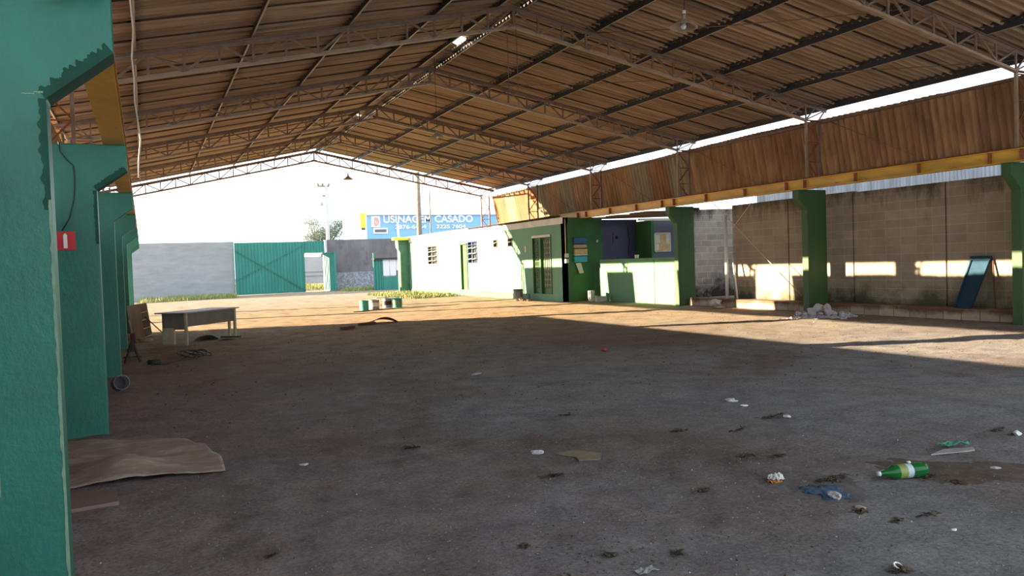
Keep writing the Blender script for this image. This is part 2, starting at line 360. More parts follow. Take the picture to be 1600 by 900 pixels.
# ------------------------------------------------------------------ roof sheets
XC, ZR = 7.11, 6.76
def chord(x): return ZR-(0.22*(XC-x) if x < XC else 0.19*(x-XC))
Y0, Y1 = -1.5, 36.1
EAVE_L, EAVE_R = -2.08, 16.15
PUR_R = [9.1, 10.85, 12.6, 14.35, 15.95]; PUR_L = [5.45, 3.72, 1.95, 0.05, -1.55]
PITCHW = 0.177
def wave(y): return 0.030*math.cos(2*math.pi*y/PITCHW)
rm = MB()
nY = int((Y1-Y0)/PITCHW*8); yy = [Y0+(Y1-Y0)*i/nY for i in range(nY+1)]
def wave(y): return 0.036*math.cos(2*math.pi*y/PITCHW)
def roof_row(xa, xb, lift):
    # overlapping sheets, each with its near edge hanging just under its neighbour
    SH = 6*PITCHW; ns = int((Y1-Y0)/SH)
    for k in range(ns):
        ya = Y0+k*SH; n = 6*8+7; vs = []
        rg = random.Random(k*7+int(xa*13)); dj = rg.uniform(-.006, .010)
        for x, dz in ((xa, lift), (xb, 0.0)):
            for i in range(n+1):
                y = ya-0.13+i*PITCHW/8; t = i/n
                vs.append((x, y, chord(x)+0.215+wave(y)+dz-(0.050+dj)*(1-t)-.004))
        rm.add(vs, [(i, i+1, n+1+i+1, n+1+i) for i in range(n)], 0, True)
        e0, e1 = vs[0], vs[n+1]
        rm.add([e0, e1, (e1[0], e1[1], e1[2]-.022), (e0[0], e0[1], e0[2]-.022)], [(0, 1, 2, 3)], 1)
edges = [XC+0.16]+PUR_R[:-1]+[EAVE_R]
for a, b in zip(edges[:-1], edges[1:]): roof_row(a-(0.0 if a == edges[0] else 0.06), b+0.10 if b != EAVE_R else b, -0.008)
edges = [XC-0.16]+PUR_L[:-1]+[EAVE_L]
for a, b in zip(edges[:-1], edges[1:]): roof_row(a+(0.0 if a == edges[0] else 0.06), b-0.10 if b != EAVE_L else b, -0.008)
# ridge capping, one piece missing
for a, b in ((Y0, 17.75), (18.35, 27.9), (28.1, Y1)):
    for sgn in (-1, 1):
        z0 = ZR+0.32; x1 = XC+sgn*0.34
        rm.add([(XC, a, z0), (XC, b, z0), (x1, b, chord(x1)+0.26), (x1, a, chord(x1)+0.26)], [(0, 1, 2, 3)])
struct(rm.build('ceiling', [M_roof, mat('dirty shaded sheet edge', (0.05, 0.035, 0.025), 0.9, 0.3, 6, bmp=0)]))  # edge faces dirty and darkened to draw the shade line at each lap

# ------------------------------------------------------------------ purlins
M_pweb = mat('shaded purlin steel', (0.028, 0.027, 0.032), 0.5, 0.3, 3, bmp=0, stretch=(1, 0.3, 1))  # web and widened top flange darkened to paint the shade band along each purlin
def purlin(x, label):
    m = MB(); z = chord(x)+0.038
    t = 0.02
    m.box((x-.03, Y0+.05, z+.008), (x-.018, Y1-.02, z+0.137), 1)
    m.box((x-0.03, Y0+.05, z), (x+0.000, Y1-.02, z+0.010), 0)
    m.box((x-0.14, Y0+.05, z+0.130), (x-0.018, Y1-.02, z+0.140), 1)
    o = m.build('roof_purlin', [M_purlin, M_pweb], origin=(x, Y0, z))
    tag(o, label, 'purlin', 'roof purlins')
for i, x in enumerate([XC+0.28]+PUR_R):
    purlin(x, 'steel roof purlin on the right slope, %s down from the ridge' % ORD[i])
for i, x in enumerate([XC-0.28]+PUR_L):
    purlin(x, 'steel roof purlin on the left slope, %s down from the ridge' % ORD[i])

# ------------------------------------------------------------------ trusses
TY = [3.986+5.2053*k for k in range(7)]
TY = [y+0.2 for y in TY]
PL, PR = XC-8.04, 15.15
M_chord = mat('pale brown chord steel', (0.30, 0.215, 0.145), 0.55, 0.25, 4, bmp=0)  # lighter brown than the other truss steel
def make_truss():
    t = empty('roof_truss')
    D = 0.43; cw = 0.075
    for sgn, xe in ((-1, PL-0.72), (1, PR+0.72)):
        m = MB(); m.angle((XC, 0, ZR), (xe, 0, chord(xe)), cw, 0.012, (0, 0, -1)); m.bar((XC, .03, ZR), (xe, .03, chord(xe)), 0.03, cw)
        m.build('top_chord', M_steel, t)
        xb = PL if sgn < 0 else PR
        m = MB(); m.bar((XC, 0, ZR-D), (xb, 0, chord(xb)-D), 0.085, 0.035); m.bar((XC, 0, ZR-D+.03), (xb, 0, chord(xb)-D+.03), 0.012, 0.05)
        m.build('bottom_chord', M_chord, t)
        xbend = XC
        n = 14; st = abs(xb-XC)/n
        for k in range(1, n+1):
            x = XC+sgn*st*k; xp = XC+sgn*st*(k-1)
            if k < n:
                v = MB(); v.bar((x, 0.012, chord(x)-D+.02), (x, 0.012, chord(x)-.02), 0.042, 0.03, (0, 1, 0)); v.build('vertical_strut', M_steel, t)
            d = MB()
            if k % 2 == 1: d.bar((xp, -0.012, chord(xp)-.02), (x, -0.012, chord(x)-D+.02), 0.03, 0.038)
            else: d.bar((xp, -0.012, chord(xp)-D+.02), (x, -0.012, chord(x)-.02), 0.03, 0.038)
            d.build('diagonal_brace', M_steel, t)
        # fan of braces over the post
        for dx in (0.0, 0.33, 0.66):
            x = xb+sgn*dx
            d = MB(); d.bar((xb, 0, chord(xb)-D+.02), (x, 0, chord(x)-.02), 0.03, 0.03); d.build('end_brace', M_steel, t)
        xo = xb+sgn*0.43
        d = MB(); d.bar((xo, 0, chord(xb)-D+.02), (xo+sgn*.23, 0, chord(xo+sgn*.23)-.02), 0.03, 0.03)
        d.bar((xb-sgn*.05, 0, chord(xb)-D+.01), (xo+sgn*.05, 0, chord(xb)-D+.01), 0.1, 0.02); d.build('seat_plate', M_steel, t)
    m = MB(); m.bar((XC, 0, ZR-D), (XC, 0, ZR), 0.06, 0.05, (0, 1, 0)); m.build('king_post', M_steel, t)
    m = MB(); m.box((XC-.12, -.02, ZR-D-.03), (XC-.03, .02, ZR-D+.06)); m.box((XC+.03, -.02, ZR-D-.03), (XC+.12, .02, ZR-D+.06)); m.build('gusset_plate', M_steel, t)
    return t
T0 = make_truss()
for k, y in enumerate(TY):
    t = T0 if k == 0 else copy_tree(T0)
    t.location = (0, y, 0)
    t['label'] = ('brown lattice steel roof truss, %s of seven counted from the camera' % ORD[k]) if k < 6 else 'last lattice steel roof truss, at the open gable end against the sky'
    t['category'] = 'truss'; t['group'] = 'roof trusses'

# lattice posts under the trusses
def make_post(z0, z1):
    p = empty('lattice_post')
    for x in (0, 0.43):
        m = MB(); m.bar((x, 0, z0), (x, 0, z1), 0.06, 0.05, (0, 1, 0)); m.build('post_chord', M_chord if x == 0 else M_steel, p)
    n = max(3, round((z1-z0)/0.5))
    for k in range(n):
        a, b = z0+(z1-z0)*k/n, z0+(z1-z0)*(k+1)/n
        m = MB(); m.bar((0 if k % 2 else 0.43, 0, a), (0.43 if k % 2 else 0, 0, b), 0.028, 0.028); m.build('lacing_bar', M_rust, p)
        m = MB(); m.bar((0, 0, b-.02), (0.43, 0, b-.02), 0.025, 0.025); m.build('batten', M_rust, p)
    m = MB(); m.box((-.06, -.07, z0-.012), (.49, .07, z0)); m.build('base_plate', M_rust, p)
    return p
ZBR = chord(PR)-0.43; ZBL = chord(PL)-0.43
pr_a = make_post(3.31, ZBR-.02); pr_b = make_post(3.16, ZBR-.02); pl_a = make_post(3.13, ZBL-.02)
first = {id(pr_a): True, id(pr_b): True, id(pl_a): True}
for k, y in enumerate(TY):
    if k > 0:
        src = pr_a if k < 5 else pr_b
        p = src if first[id(src)] else copy_tree(src); first[id(src)] = False
        p.location = (PR, y, 0)
        tag(p, ('lattice steel post on the right crane beam, carrying the %s truss from the camera' % ORD[k]) if k < 5 else
            ('lattice steel post above the green office roof, under the %s truss' % ('sixth' if k == 5 else 'last, gable end')), 'post', 'lattice posts on the right')
    src = pl_a
    p = src if first[id(src)] else copy_tree(src); first[id(src)] = False
    p.location = (PL-0.43, y, 0)
    tag(p, 'lattice steel post over the left green columns, under the %s truss from the camera' % ORD[k], 'post', 'lattice posts on the left')

# sag and bracing rods under the roof
def rod(p, q, label, sag=0.0, rad=0.009, name='bracing_rod', m=None, cat='rod', group=None):
    p = Vector(p); q = Vector(q); pts = []
    for i in range(9):
        t = i/8; pp = p.lerp(q, t); pp.z -= sag*4*t*(1-t); pts.append(pp)
    c = (p+q)/2
    o = MB().tube(pts, rad, 6).build(name, m or M_steel, origin=tuple(c))
    return tag(o, label, cat, group)
def R3(x, y): return (x, y, chord(x)+0.03)
rods = [((3.72, 9.4), (9.1, 14.6), 'between the second and third trusses across the ridge'),
        ((9.1, 14.6), (12.6, 9.4), 'on the right slope nearest the hanging lamp'),
        ((12.6, 14.6), (15.9, 9.4), 'on the right slope above the near end of the sky gap'),
        ((3.72, 19.8), (0.05, 14.6), 'on the left slope behind the third truss'),
        ((9.1, 19.8), (12.6, 14.6), 'on the right slope between the third and fourth trusses'),
        ((12.6, 25.0), (15.9, 19.8), 'on the right slope just above the office')]
for a, b, l in rods: rod(R3(*a), R3(*b), 'thin steel bracing rod %s' % l, 0.06, group='roof bracing rods')

# ------------------------------------------------------------------ columns
COLDEP, COLW = 0.20, 0.64
def column_mesh(side, zt, z0, zn, ztip, tip=0.29):
    # side +1: aisle face looks left (right-hand row); -1: aisle face looks right
    s = -side
    poly = [(0, z0), (0, zn), (s*tip, ztip), (s*tip, zt), (-s*COLW, zt), (-s*COLW, z0)]
    return poly
def column(xf, y, side, zt, z0, label, mats, zn=None, ztip=None, scuffs=False, tip=0.29, group=None, dark=True):
    zn = zn or zt-0.48; ztip = ztip or zt-0.24
    e = empty('concrete_column', (xf, y, z0), label, 'column', group)
    poly = [(a, b-z0) for a, b in column_mesh(side, zt, z0, zn, ztip, tip)]
    m = MB(); m.prism(poly, 'Y', 0, COLDEP)
    o = m.build('shaft', mats, e, bevel=0.012); fixn(o)
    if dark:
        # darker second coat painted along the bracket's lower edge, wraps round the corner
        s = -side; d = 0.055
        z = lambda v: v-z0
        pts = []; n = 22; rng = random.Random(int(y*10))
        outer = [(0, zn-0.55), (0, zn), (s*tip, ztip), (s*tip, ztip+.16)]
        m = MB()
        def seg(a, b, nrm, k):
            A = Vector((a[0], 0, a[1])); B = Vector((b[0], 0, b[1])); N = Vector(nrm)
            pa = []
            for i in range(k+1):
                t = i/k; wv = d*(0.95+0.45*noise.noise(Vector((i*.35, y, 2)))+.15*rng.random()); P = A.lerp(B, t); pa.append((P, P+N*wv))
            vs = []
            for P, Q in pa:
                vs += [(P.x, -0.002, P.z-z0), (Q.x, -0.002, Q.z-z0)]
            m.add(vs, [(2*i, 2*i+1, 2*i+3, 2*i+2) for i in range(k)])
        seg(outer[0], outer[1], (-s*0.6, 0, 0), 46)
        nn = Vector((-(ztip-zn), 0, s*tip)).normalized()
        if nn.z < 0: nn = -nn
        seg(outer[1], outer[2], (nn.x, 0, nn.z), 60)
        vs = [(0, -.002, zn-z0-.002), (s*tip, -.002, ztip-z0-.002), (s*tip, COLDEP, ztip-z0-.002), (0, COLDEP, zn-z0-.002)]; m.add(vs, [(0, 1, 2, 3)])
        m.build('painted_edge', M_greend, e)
    if scuffs:
        m = MB(); rng = random.Random(3)
        xs_ = -side*(-0.004)
        # chipped vertical arris
        vs = []; k = 60
        for i in range(k+1):
            zz = (zn-0.5-z0)*(1-i/k)+0.0
            vs += [(-0.008-0.009*rng.random(), -0.003, zz), (0.0005, -0.003, zz)]
        m.add(vs, [(2*i, 2*i+1, 2*i+3, 2*i+2) for i in range(k)])
        # scrapes
        for (a, zc, ww, hh) in ((-.075, 2.41, .055, .006), (-.03, 2.42, .04, .012), (-.30, 0.65, .012, .22), (-.28, .5, .006, .12)):
            vs = []; k2 = 10
            for i in range(k2+1):
                t = i/k2
                if ww > hh: vs += [(a-ww/2+ww*t, -.003, zc-z0-hh*rng.random()/2), (a-ww/2+ww*t, -.003, zc-z0+hh*rng.random()/2+.002)]
                else: vs += [(a-ww*rng.random()/2, -.003, zc-z0-hh/2+hh*t), (a+ww*rng.random()/2+.002, -.003, zc-z0-hh/2+hh*t)]
            m.add(vs, [(2*i, 2*i+1, 2*i+3, 2*i+2) for i in range(k2)])
        m.build('chipped_paint', M_scuff, e)
    return e
ZL = 2.87
LY = [4.5, 9.15, 14.37, 19.58, 24.8, 30.0, 35.2]
lab = ['tall green concrete column filling the left edge, nearest the camera with scraped paint',
       'green concrete column with the red sign and a hanging black wire on it',
       'third green bracket column of the left row, behind the red-sign column',
       'fourth green bracket column of the left row, just beside the metal trestle',
       'fifth green bracket column of the left row, mostly hidden by nearer ones',
       'sixth green bracket column of the left row, paler and in daylight',
       'last green bracket column of the left row, beside the grey yard wall']
for i, y in enumerate(LY):
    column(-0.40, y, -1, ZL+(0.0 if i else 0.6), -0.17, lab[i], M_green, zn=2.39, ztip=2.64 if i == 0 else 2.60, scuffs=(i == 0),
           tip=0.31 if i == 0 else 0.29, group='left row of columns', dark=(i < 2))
RY = [9.15, 14.35, 19.55]
lab = ['green concrete column at the right edge of the frame', 'green concrete column in front of the block wall, rubble at its foot',
       'green concrete column at the near end of the low counter wall']
for i, y in enumerate(RY):
    column(14.88, y, 1, 3.05, -0.02, lab[i], M_greenr, zn=2.55, ztip=2.82, group='right row of columns', dark=False)

# ------------------------------------------------------------------ crane beams
def crane_beam(xc, zb, ya, yb, label, stiff, h=0.24):
    e = empty('crane_beam', (xc, ya, zb), label, 'beam')
    L = yb-ya
    m = MB(); m.box((-.1, 0, 0), (.1, L, .018)); m.build('bottom_flange', M_beam, e)
    m = MB(); m.box((-.1, 0, h-.018), (.1, L, h)); m.build('top_flange', M_beam, e)
    m = MB(); m.box((-.03, 0, .018), (-.018, L, h-.018)); m.build('web', M_beam, e)
    for yk in stiff:
        for sg in (-1, 1):
            m = MB(); m.box((sg*.02, yk-ya-.02, .018), (sg*.098, yk-ya+.02, h-.018)); m.build('stiffener', M_rust, e)
    m = MB(); m.box((-.03, 0, h), (.03, L, h+.035)); m.build('rail', M_rust, e)
    return e
st = []
for y in RY+[24.75]: st += [y-.15, y+.45]
st += [11.1, 12.7, 16.3, 17.9, 21.4, 23.0]
crane_beam(14.72, 3.05, 8.2, 26.6, 'long yellow steel crane beam resting on the right-hand green columns', st)
st = []
for y in LY: st += [y-.15, y+.35]
crane_beam(-0.22, ZL, 4.75, 35.9, 'long yellow steel crane beam resting on the left-hand green columns', st)

# ------------------------------------------------------------------ cladding above the crane beams
def cladding(name, xt, zt, xb, zb, y0, y1, gaps=(), ztf=None):
    m = MB(); ny = int((y1-y0)/PITCHW*8); s = 1 if xb > xt else -1
    vs = []; ok = []
    for i in range(ny+1):
        y = y0+(y1-y0)*i/ny; k = int((y-y0)/1.062); rr = random.Random(k*13+5)
        jit = (rr.random()-.5)*0.05; ph = ((y-y0) % 1.062)/1.062
        ww = 0.034*math.cos(2*math.pi*y/PITCHW)+s*0.03*ph
        zt_ = (ztf(y) if ztf else zt)
        vs += [(xt+ww, y+0.0, zt_+jit*.6), (xb+ww, y, zb+jit)]
        ok.append(not any(a < y < b for a, b in gaps))
    fs = [(2*i, 2*i+1, 2*i+3, 2*i+2) for i in range(ny) if ok[i] and ok[i+1]]
    m.add(vs, fs, 0, True)
    return m.build(name, M_clad)
struct(cladding('wall_right', 15.70, 4.80, 16.02, 3.20, 6.0, 35.3, ztf=lambda y: 4.80+0.10*math.exp(-((y-17)/5)**2)), 'brown corrugated cladding above the right crane beam', 'wall')
struct(cladding('wall_left', -1.48, 4.47, -1.85, 3.18, -6, 35.4, gaps=((23.7, 25.1), (27.2, 29.9), (31.6, 32.1))), 'brown corrugated cladding above the left crane beam', 'wall')
m = MB(); m.box((-2.07, Y0, 4.86), (-2.05, Y1, 4.99)); tag(m.build('eave_blocker', M_steel, origin=(-2.06, Y0, 4.9)), 'thin added light-trimming fascia strip along the left roof eave', 'blocker')  # unseen strip added to give the sun strip a clean upper edge
# cladding rails
for x, z, l in ((15.64, 4.78, 'upper'), (15.93, 3.42, 'lower')):
    m = MB(); m.box((x-.03, 6, z-.03), (x+.03, 35.3, z+.03)); tag(m.build('cladding_rail', M_steel, origin=(x, 6, z)), 'thin steel rail along the %s edge of the right cladding' % l, 'rail')
for k, (ya, yb) in enumerate(((9.6, 14.3), (14.8, 19.5), (20.0, 24.7), (25.2, 30.0))):
    rod((15.66, yb, 4.75), (15.9, ya+(yb-ya)*.45, 3.4), 'thin rod slanting across the brown cladding, %s bay from the right edge' % ORD[k], 0, .008, group='cladding rods')
# low masonry wall behind the left columns
m = MB(); m.box((-1.35, -6, -.2), (-1.15, 24.9, 2.27)); m.box((-1.52, 19.95, 4.40), (-1.50, 20.5, 5.02)); struct(m.build('wall_left', M_block))  # upper box: unseen sheet added in the eave gap to break the sun strip

# ------------------------------------------------------------------ right-hand block wall and kerb
m = MB()
cuts = [2.0, 11.28, 13.72, 15.84, 18.05]
for a, b in zip(cuts[:-1], cuts[1:]):
    m.box((15.72, a+.018, 0.2), (15.90, b-.018, 2.93+(0.03 if a > 13 else 0)))
m.box((15.80, 2, .2), (15.92, 18.0, 2.9))
struct(m.build('wall_right', M_block), 'bare concrete block wall behind the right columns', 'wall')
m = MB(); m.box((15.50, 19.80, 0.15), (17.3, 20.0, 2.98)); m.box((15.50, 19.80, 2.98), (15.95, 20.0, 3.04))
struct(m.build('wall_back', M_blockx), 'short concrete block wall facing the camera beside the counter', 'wall')
m = MB(); m.box((15.20, 2, -.1), (15.72, 19.5, .24)); struct(m.build('trim_1', M_kerb, bevel=.02), 'low block kerb along the foot of the right wall', 'kerb')
m = MB(); m.box((15.72, 2, -.1), (17.3, 19.8, .20)); struct(m.build('floor', M_dirt))
# galvanised sheeting beyond the wall
m = MB(); ya, yb = 2.0, 19.45; n = int((yb-ya)/.1*6); vs = []
for i in range(n+1):
    y = ya+(yb-ya)*i/n; ww = .018*math.cos(2*math.pi*y/.1)
    vs += [(18+ww, y, 0), (18+ww, y, 4.3)]
m.add(vs, [(2*i, 2*i+1, 2*i+3, 2*i+2) for i in range(n)], 0, True)
o = m.build('metal_fence', M_galv, origin=(18, 2, 0)); tag(o, 'bluish galvanised corrugated sheeting beyond the top of the block wall', 'fence')
# soot stains are in the block material; flexible rods hang across the open bay
rod((15.2, 18.3, 3.1), (15.2, 14.9, .40), 'long thin brace rod slanting down across the block wall', 0, .011, m=M_cream)
rod((15.2, 16.45, 3.1), (15.2, 17.42, 2.28), 'short thin brace rod meeting the long one below the beam', 0, .011, m=M_cream)
# pipes in the corner
m = MB(); m.tube([(15.45, 18.02, .24), (15.45, 18.02, 2.75)], .05, 14); m.tube([(15.45, 18.02, 2.66), (15.45, 18.02, 2.76)], .058, 14)
tag(m.build('drain_pipe', M_plastic, origin=(15.45, 18.02, .24)), 'upright pale plastic pipe at the corner of the block walls', 'pipe')
m = MB(); m.tube([(15.42, 17.55, .24), (15.50, 17.82, 1.55)], .028, 10)
tag(m.build('metal_pipe', M_plastic, origin=(15.42, 17.55, .24)), 'short white pipe leaning beside the taller upright pipe', 'pipe')

# blue trestle plank leaning on the wall
e = empty('blue_trestle', (15.5, 10.55, .24), 'narrow blue panel leaning on the block wall right of centre bay', 'panel')
m = MB()
def leanp(y, t, off=0): return (-.12+.28*t-off, y, 1.06*t)
A = [leanp(-.30+.0, 0), leanp(.16, 0), leanp(.02+.02, 1), leanp(-.36, 1)]
A = [(-.14, .30, 0), (-.14, -.06, 0), (.17, -.29, 1.05), (.17, .12, 1.05)]
B = [(a+.035, b, c+.01) for a, b, c in A]
m.add(A+B, [(0, 1, 2, 3), (7, 6, 5, 4), (0, 4, 5, 1), (1, 5, 6, 2), (2, 6, 7, 3), (3, 7, 4, 0)]); fixn(m.build('panel_face', M_bluep, e))
m = MB(); m.bar((-.145, -.05, 0), (.165, -.28, 1.05), .03, .05, (1, 0, 0)); m.build('edge_rail', M_bluep, e)
m = MB(); m.bar((-.145, .29, 0), (.165, .11, 1.05), .03, .05, (1, 0, 0)); m.build('edge_rail', M_bluep, e)
m = MB(); m.bar((.15, .13, 1.03), (.15, -.30, 1.03), .06, .08); m.build('end_rail', M_bluep, e)
m = MB(); m.bar((.19, -.31, 1.0), (.02, -.46, 0.0), .03, .03); m.build('prop', M_dkwood, e)

# ------------------------------------------------------------------ green office building
BX = 13.9
def wall_holes(name, mt, x0, x1, y0, y1, z0, z1, holes):
    # wall lying in a Y-Z slab with rectangular openings
    ycs = sorted({y0, y1, *[h[0] for h in holes], *[h[1] for h in holes]}); zcs = sorted({z0, z1, *[h[2] for h in holes], *[h[3] for h in holes]})
    m = MB()
    for a, b in zip(ycs[:-1], ycs[1:]):
        for c, d in zip(zcs[:-1], zcs[1:]):
            if any(h[0] <= a and b <= h[1] and h[2] <= c and d <= h[3] for h in holes): continue
            m.box((x0, a, c), (x1, b, d))
    return m.build(name, mt)
W = {'w1': (38.6, 40.0, 1.54, 2.53), 'w2': (33.15, 34.27, 1.53, 2.56), 'w3': (30.88, 31.28, 2.17, 2.54), 'w4': (29.35, 29.80, 2.15, 2.53),
     'd1': (34.36, 35.26, .28, 2.50), 'd2': (25.95, 27.5, .26, 2.52)}
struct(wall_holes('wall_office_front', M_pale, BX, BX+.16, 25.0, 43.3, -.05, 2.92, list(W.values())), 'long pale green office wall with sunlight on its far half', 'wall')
m = MB(); m.box((BX-.015, 25.0, 2.86), (BX+.2, 43.3, 3.10)); struct(m.build('trim_2', M_coping), 'chalky white band along the top of the office wall', 'trim')
m = MB(); m.box((BX-.02, 27.9, -.05), (BX, 43.3, .24)); struct(m.build('baseboard_office', M_palebase))
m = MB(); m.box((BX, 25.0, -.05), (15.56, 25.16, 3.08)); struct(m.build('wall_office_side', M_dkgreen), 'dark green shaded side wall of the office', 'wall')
m = MB(); m.box((15.56, 25.0, -.05), (17.12, 25.12, 2.99)); struct(m.build('wall_recess_back', M_blue), 'dark blue back wall of the open recess', 'wall')
m = MB(); m.box((17.07, 24.0, -.05), (17.2, 25.0, 2.9)); struct(m.build('wall_recess_return', M_dkgreen))
m = MB(); m.box((17.2, 24.0, -.05), (19.2, 24.14, 2.9)); m.box((16.72, 24.02, 1.45), (17.07, 24.1, 2.0)) if False else None
struct(m.build('wall_recess_right', M_bluegrey), 'blue grey wall of the recess with the cork board', 'wall')
m = MB(); m.box((19.2, 20.0, -.05), (19.35, 24.14, 2.9)); struct(m.build('wall_recess_side', M_bluegrey))
m = MB(); m.box((15.06, 19.77, -.05), (15.22, 24.42, 1.50)); m.box((15.22, 24.30, -.05), (15.56, 24.42, 1.50))
struct(m.build('wall_counter', M_pale), 'low pale green counter wall in sunlight', 'wall')
m = MB(); m.box((15.052, 21.05, 0), (15.062, 21.075, 1.45)); struct(m.build('trim_3', M_black))
# interior behind openings
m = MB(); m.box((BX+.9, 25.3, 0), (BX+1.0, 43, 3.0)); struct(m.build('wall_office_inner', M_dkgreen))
# roof of office: thin sheets
def office_roof():
    m = MB(); y0, y1 = 26.8, 43.4; n = int((y1-y0)/.18*6); vs = []
    for i in range(n+1):
        y = y0+(y1-y0)*i/n; ww = .025*math.cos(2*math.pi*y/.18)
        vs += [(BX-.10, y, 3.15+ww), (18.5, y, 3.75+ww)]
    m.add(vs, [(2*i, 2*i+1, 2*i+3, 2*i+2) for i in range(n) if not (36.0 > yy_(i, y0, y1, n) > 99)], 0, True)
    return m
def yy_(i, a, b, n): return a+(b-a)*i/n
struct(office_roof().build('roof_office', M_rooftile), 'thin brown corrugated roof of the office', 'roof')
m = MB(); m.box((BX-.16, 33.9, 3.12), (BX-.02, 43.3, 3.17)); tag(m.build('roof_gutter', M_white, origin=(BX, 33.9, 3.12)), 'white strip along the far half of the office eaves', 'gutter')
# pier with yellow gutter end and downpipe
m = MB(); m.box((13.27, 43.3, 0), (13.95, 43.55, 3.0)); struct(m.build('wall_pier', mat('muted green paint', (.05, .13, .085), .7)), 'green pier at the far end of the office', 'wall')
m = MB(); m.box((12.95, 43.1, 3.0), (14.0, 43.5, 3.16)); tag(m.build('roof_gutter', M_yellow, origin=(13, 43.1, 3.0), bevel=.02), 'yellow gutter end on top of the green pier', 'gutter')
m = MB(); m.tube([(13.1, 43.15, 3.0), (13.12, 43.2, 2.6), (13.32, 43.24, 2.3), (13.33, 43.24, .3)], .04, 10)
tag(m.build('drain_pipe', M_plastic, origin=(13.1, 43.15, .3)), 'thin white downpipe bending onto the green pier', 'pipe')
m = MB(); m.tube([(13.34, 43.4, 3.1), (13.33, 43.4, 3.95)], .05, 10); m.tube([(13.33, 43.4, 3.95), (13.33, 43.4, 4.05)], .03, 10)
tag(m.build('vent_pipe', M_white, origin=(13.33, 43.4, 3.1)), 'short white pipe standing on the yellow gutter end', 'pipe')
# windows and doors
M_pane = plain('frosted louvre glass', (0.22, 0.24, 0.23), 0.4)
def louvre(name, key, frame, n, label):
    y0, y1, z0, z1 = W[key]
    wdo = empty(name, (BX, (y0+y1)/2, z0)); wdo['kind'] = 'structure'; wdo['label'] = label
    hw = (y1-y0)/2; h = z1-z0; t = .045
    m = MB(); m.box((-.02, -hw, 0), (.08, -hw+t, h)); m.box((-.02, hw-t, 0), (.08, hw, h)); m.box((-.02, -hw+t, 0), (.08, hw-t, t)); m.box((-.02, -hw+t, h-t), (.08, hw-t, h))
    if n > 1: m.box((-.01, -t/2, t), (.06, t/2, h-t)); m.box((-.02, -hw+t, h*.82), (.07, hw-t, h*.84))
    m.build('window_frame', frame, wdo)
    m = MB(); m.box((.12, -hw, 0), (.13, hw, h)); m.build('dark_backing', M_glass, wdo)
    for i in range(n):
        z = t+(h*.78-t)*(i+.5)/n; dz = h*.78/n*.30
        for sg in (-1, 1) if n > 1 else (0,):
            a = (sg*hw/2-hw/2+t if sg else -hw+t); b = (sg*hw/2+hw/2-t if sg else hw-t)
            m = MB(); m.add([(-.11, a, z+dz*.2), (-.11, b, z+dz*.2), (.06, b, z+dz), (.06, a, z+dz), (-.11, a, z+dz*.2-.008), (-.11, b, z+dz*.2-.008), (.06, b, z+dz-.008), (.06, a, z+dz-.008)],
                            [(0, 1, 2, 3), (7, 6, 5, 4), (0, 4, 5, 1), (1, 5, 6, 2), (2, 6, 7, 3), (3, 7, 4, 0)])
            m.build('pane', M_pane, wdo)
    return wdo
M_greyframe = plain('grey window frame', (0.07, 0.065, 0.06), 0.6)
louvre('window_1', 'w1', M_greyframe, 3, 'grey louvred window in the far sunlit part of the office wall')
louvre('window_2', 'w2', M_tblue, 3, 'blue framed louvred window right of the green office door')
louvre('window_3', 'w3', M_greyframe, 1, 'small high window, further of the two')
louvre('window_4', 'w4', M_greyframe, 1, 'small high window, nearer of the two')
y0, y1, z0, z1 = W['d1']
d = empty('door_1', (BX, (y0+y1)/2, z0)); d['kind'] = 'structure'; d['label'] = 'narrow dark green office door in the sunlit wall'
hw = (y1-y0)/2; h = z1-z0
m = MB(); m.box((-.03, -hw, 0), (.1, -hw+.06, h)); m.box((-.03, hw-.1, 0), (.1, hw, h)); m.box((-.03, -hw, h-.06), (.1, hw, h)); m.build('door_frame', M_dkgreen, d)
m = MB(); m.box((.07, -hw+.06, 0), (.10, hw-.1, h-.06)); m.build('door_panel', M_greenr, d)
for i in range(4):
    m = MB(); m.box((.055, -hw+.14, .15+i*.52), (.07, hw-.2, .55+i*.52)); m.build('door_grille', M_dkgreen, d)
y0, y1, z0, z1 = W['d2']
d = empty('door_2', (BX, (y0+y1)/2, z0)); d['kind'] = 'structure'; d['label'] = 'double green door with ornamental white backed grilles'
hw = (y1-y0)/2; h = z1-z0
m = MB(); m.box((-.03, -hw, 0), (.1, -hw+.05, h)); m.box((-.03, hw-.05, 0), (.1, hw, h)); m.build('door_frame', M_greenr, d)
m = MB(); m.box((-.04, -hw, h-.09), (.1, hw, h)); m.build('door_lintel', M_coping, d)
m = MB(); m.box((-.05, .02, 0), (.08, .16, h-.1)); m.build('door_mullion', M_dkgreen, d)
for sg, a, b in ((0, -hw+.05, .02), (1, .16, hw-.05)):
    m = MB(); m.box((.06, a, 0), (.09, b, h-.1)); leaf = m.build('door_leaf', M_greenr, d)
    m = MB(); m.box((.05, a+.1, .25), (.06, b-.1, h-.2)); m.build('frosted_pane', M_coping, leaf)
    m = MB()
    nb = 4
    for i in range(nb+1):
        yv = a+.1+(b-a-.2)*i/nb; m.box((.02, yv-.009, .22), (.045, yv+.009, h-.16))
    nz = 9
    for j in range(nz+1):
        zv = .25+(h-.45)*j/nz; m.box((.022, a+.08, zv-.009), (.043, b-.08, zv+.009))
        if j < nz:
            for i in range(nb):
                cy = a+.1+(b-a-.2)*(i+.5)/nb; cz = zv+(h-.45)/nz/2; rr = .05
                pts = [(.03, cy+rr*math.cos(2*math.pi*k/8), cz+rr*1.6*math.sin(2*math.pi*k/8)) for k in range(9)]
                m.tube(pts, .007, 4, False)
    m.build('door_grille', M_greenr, leaf)
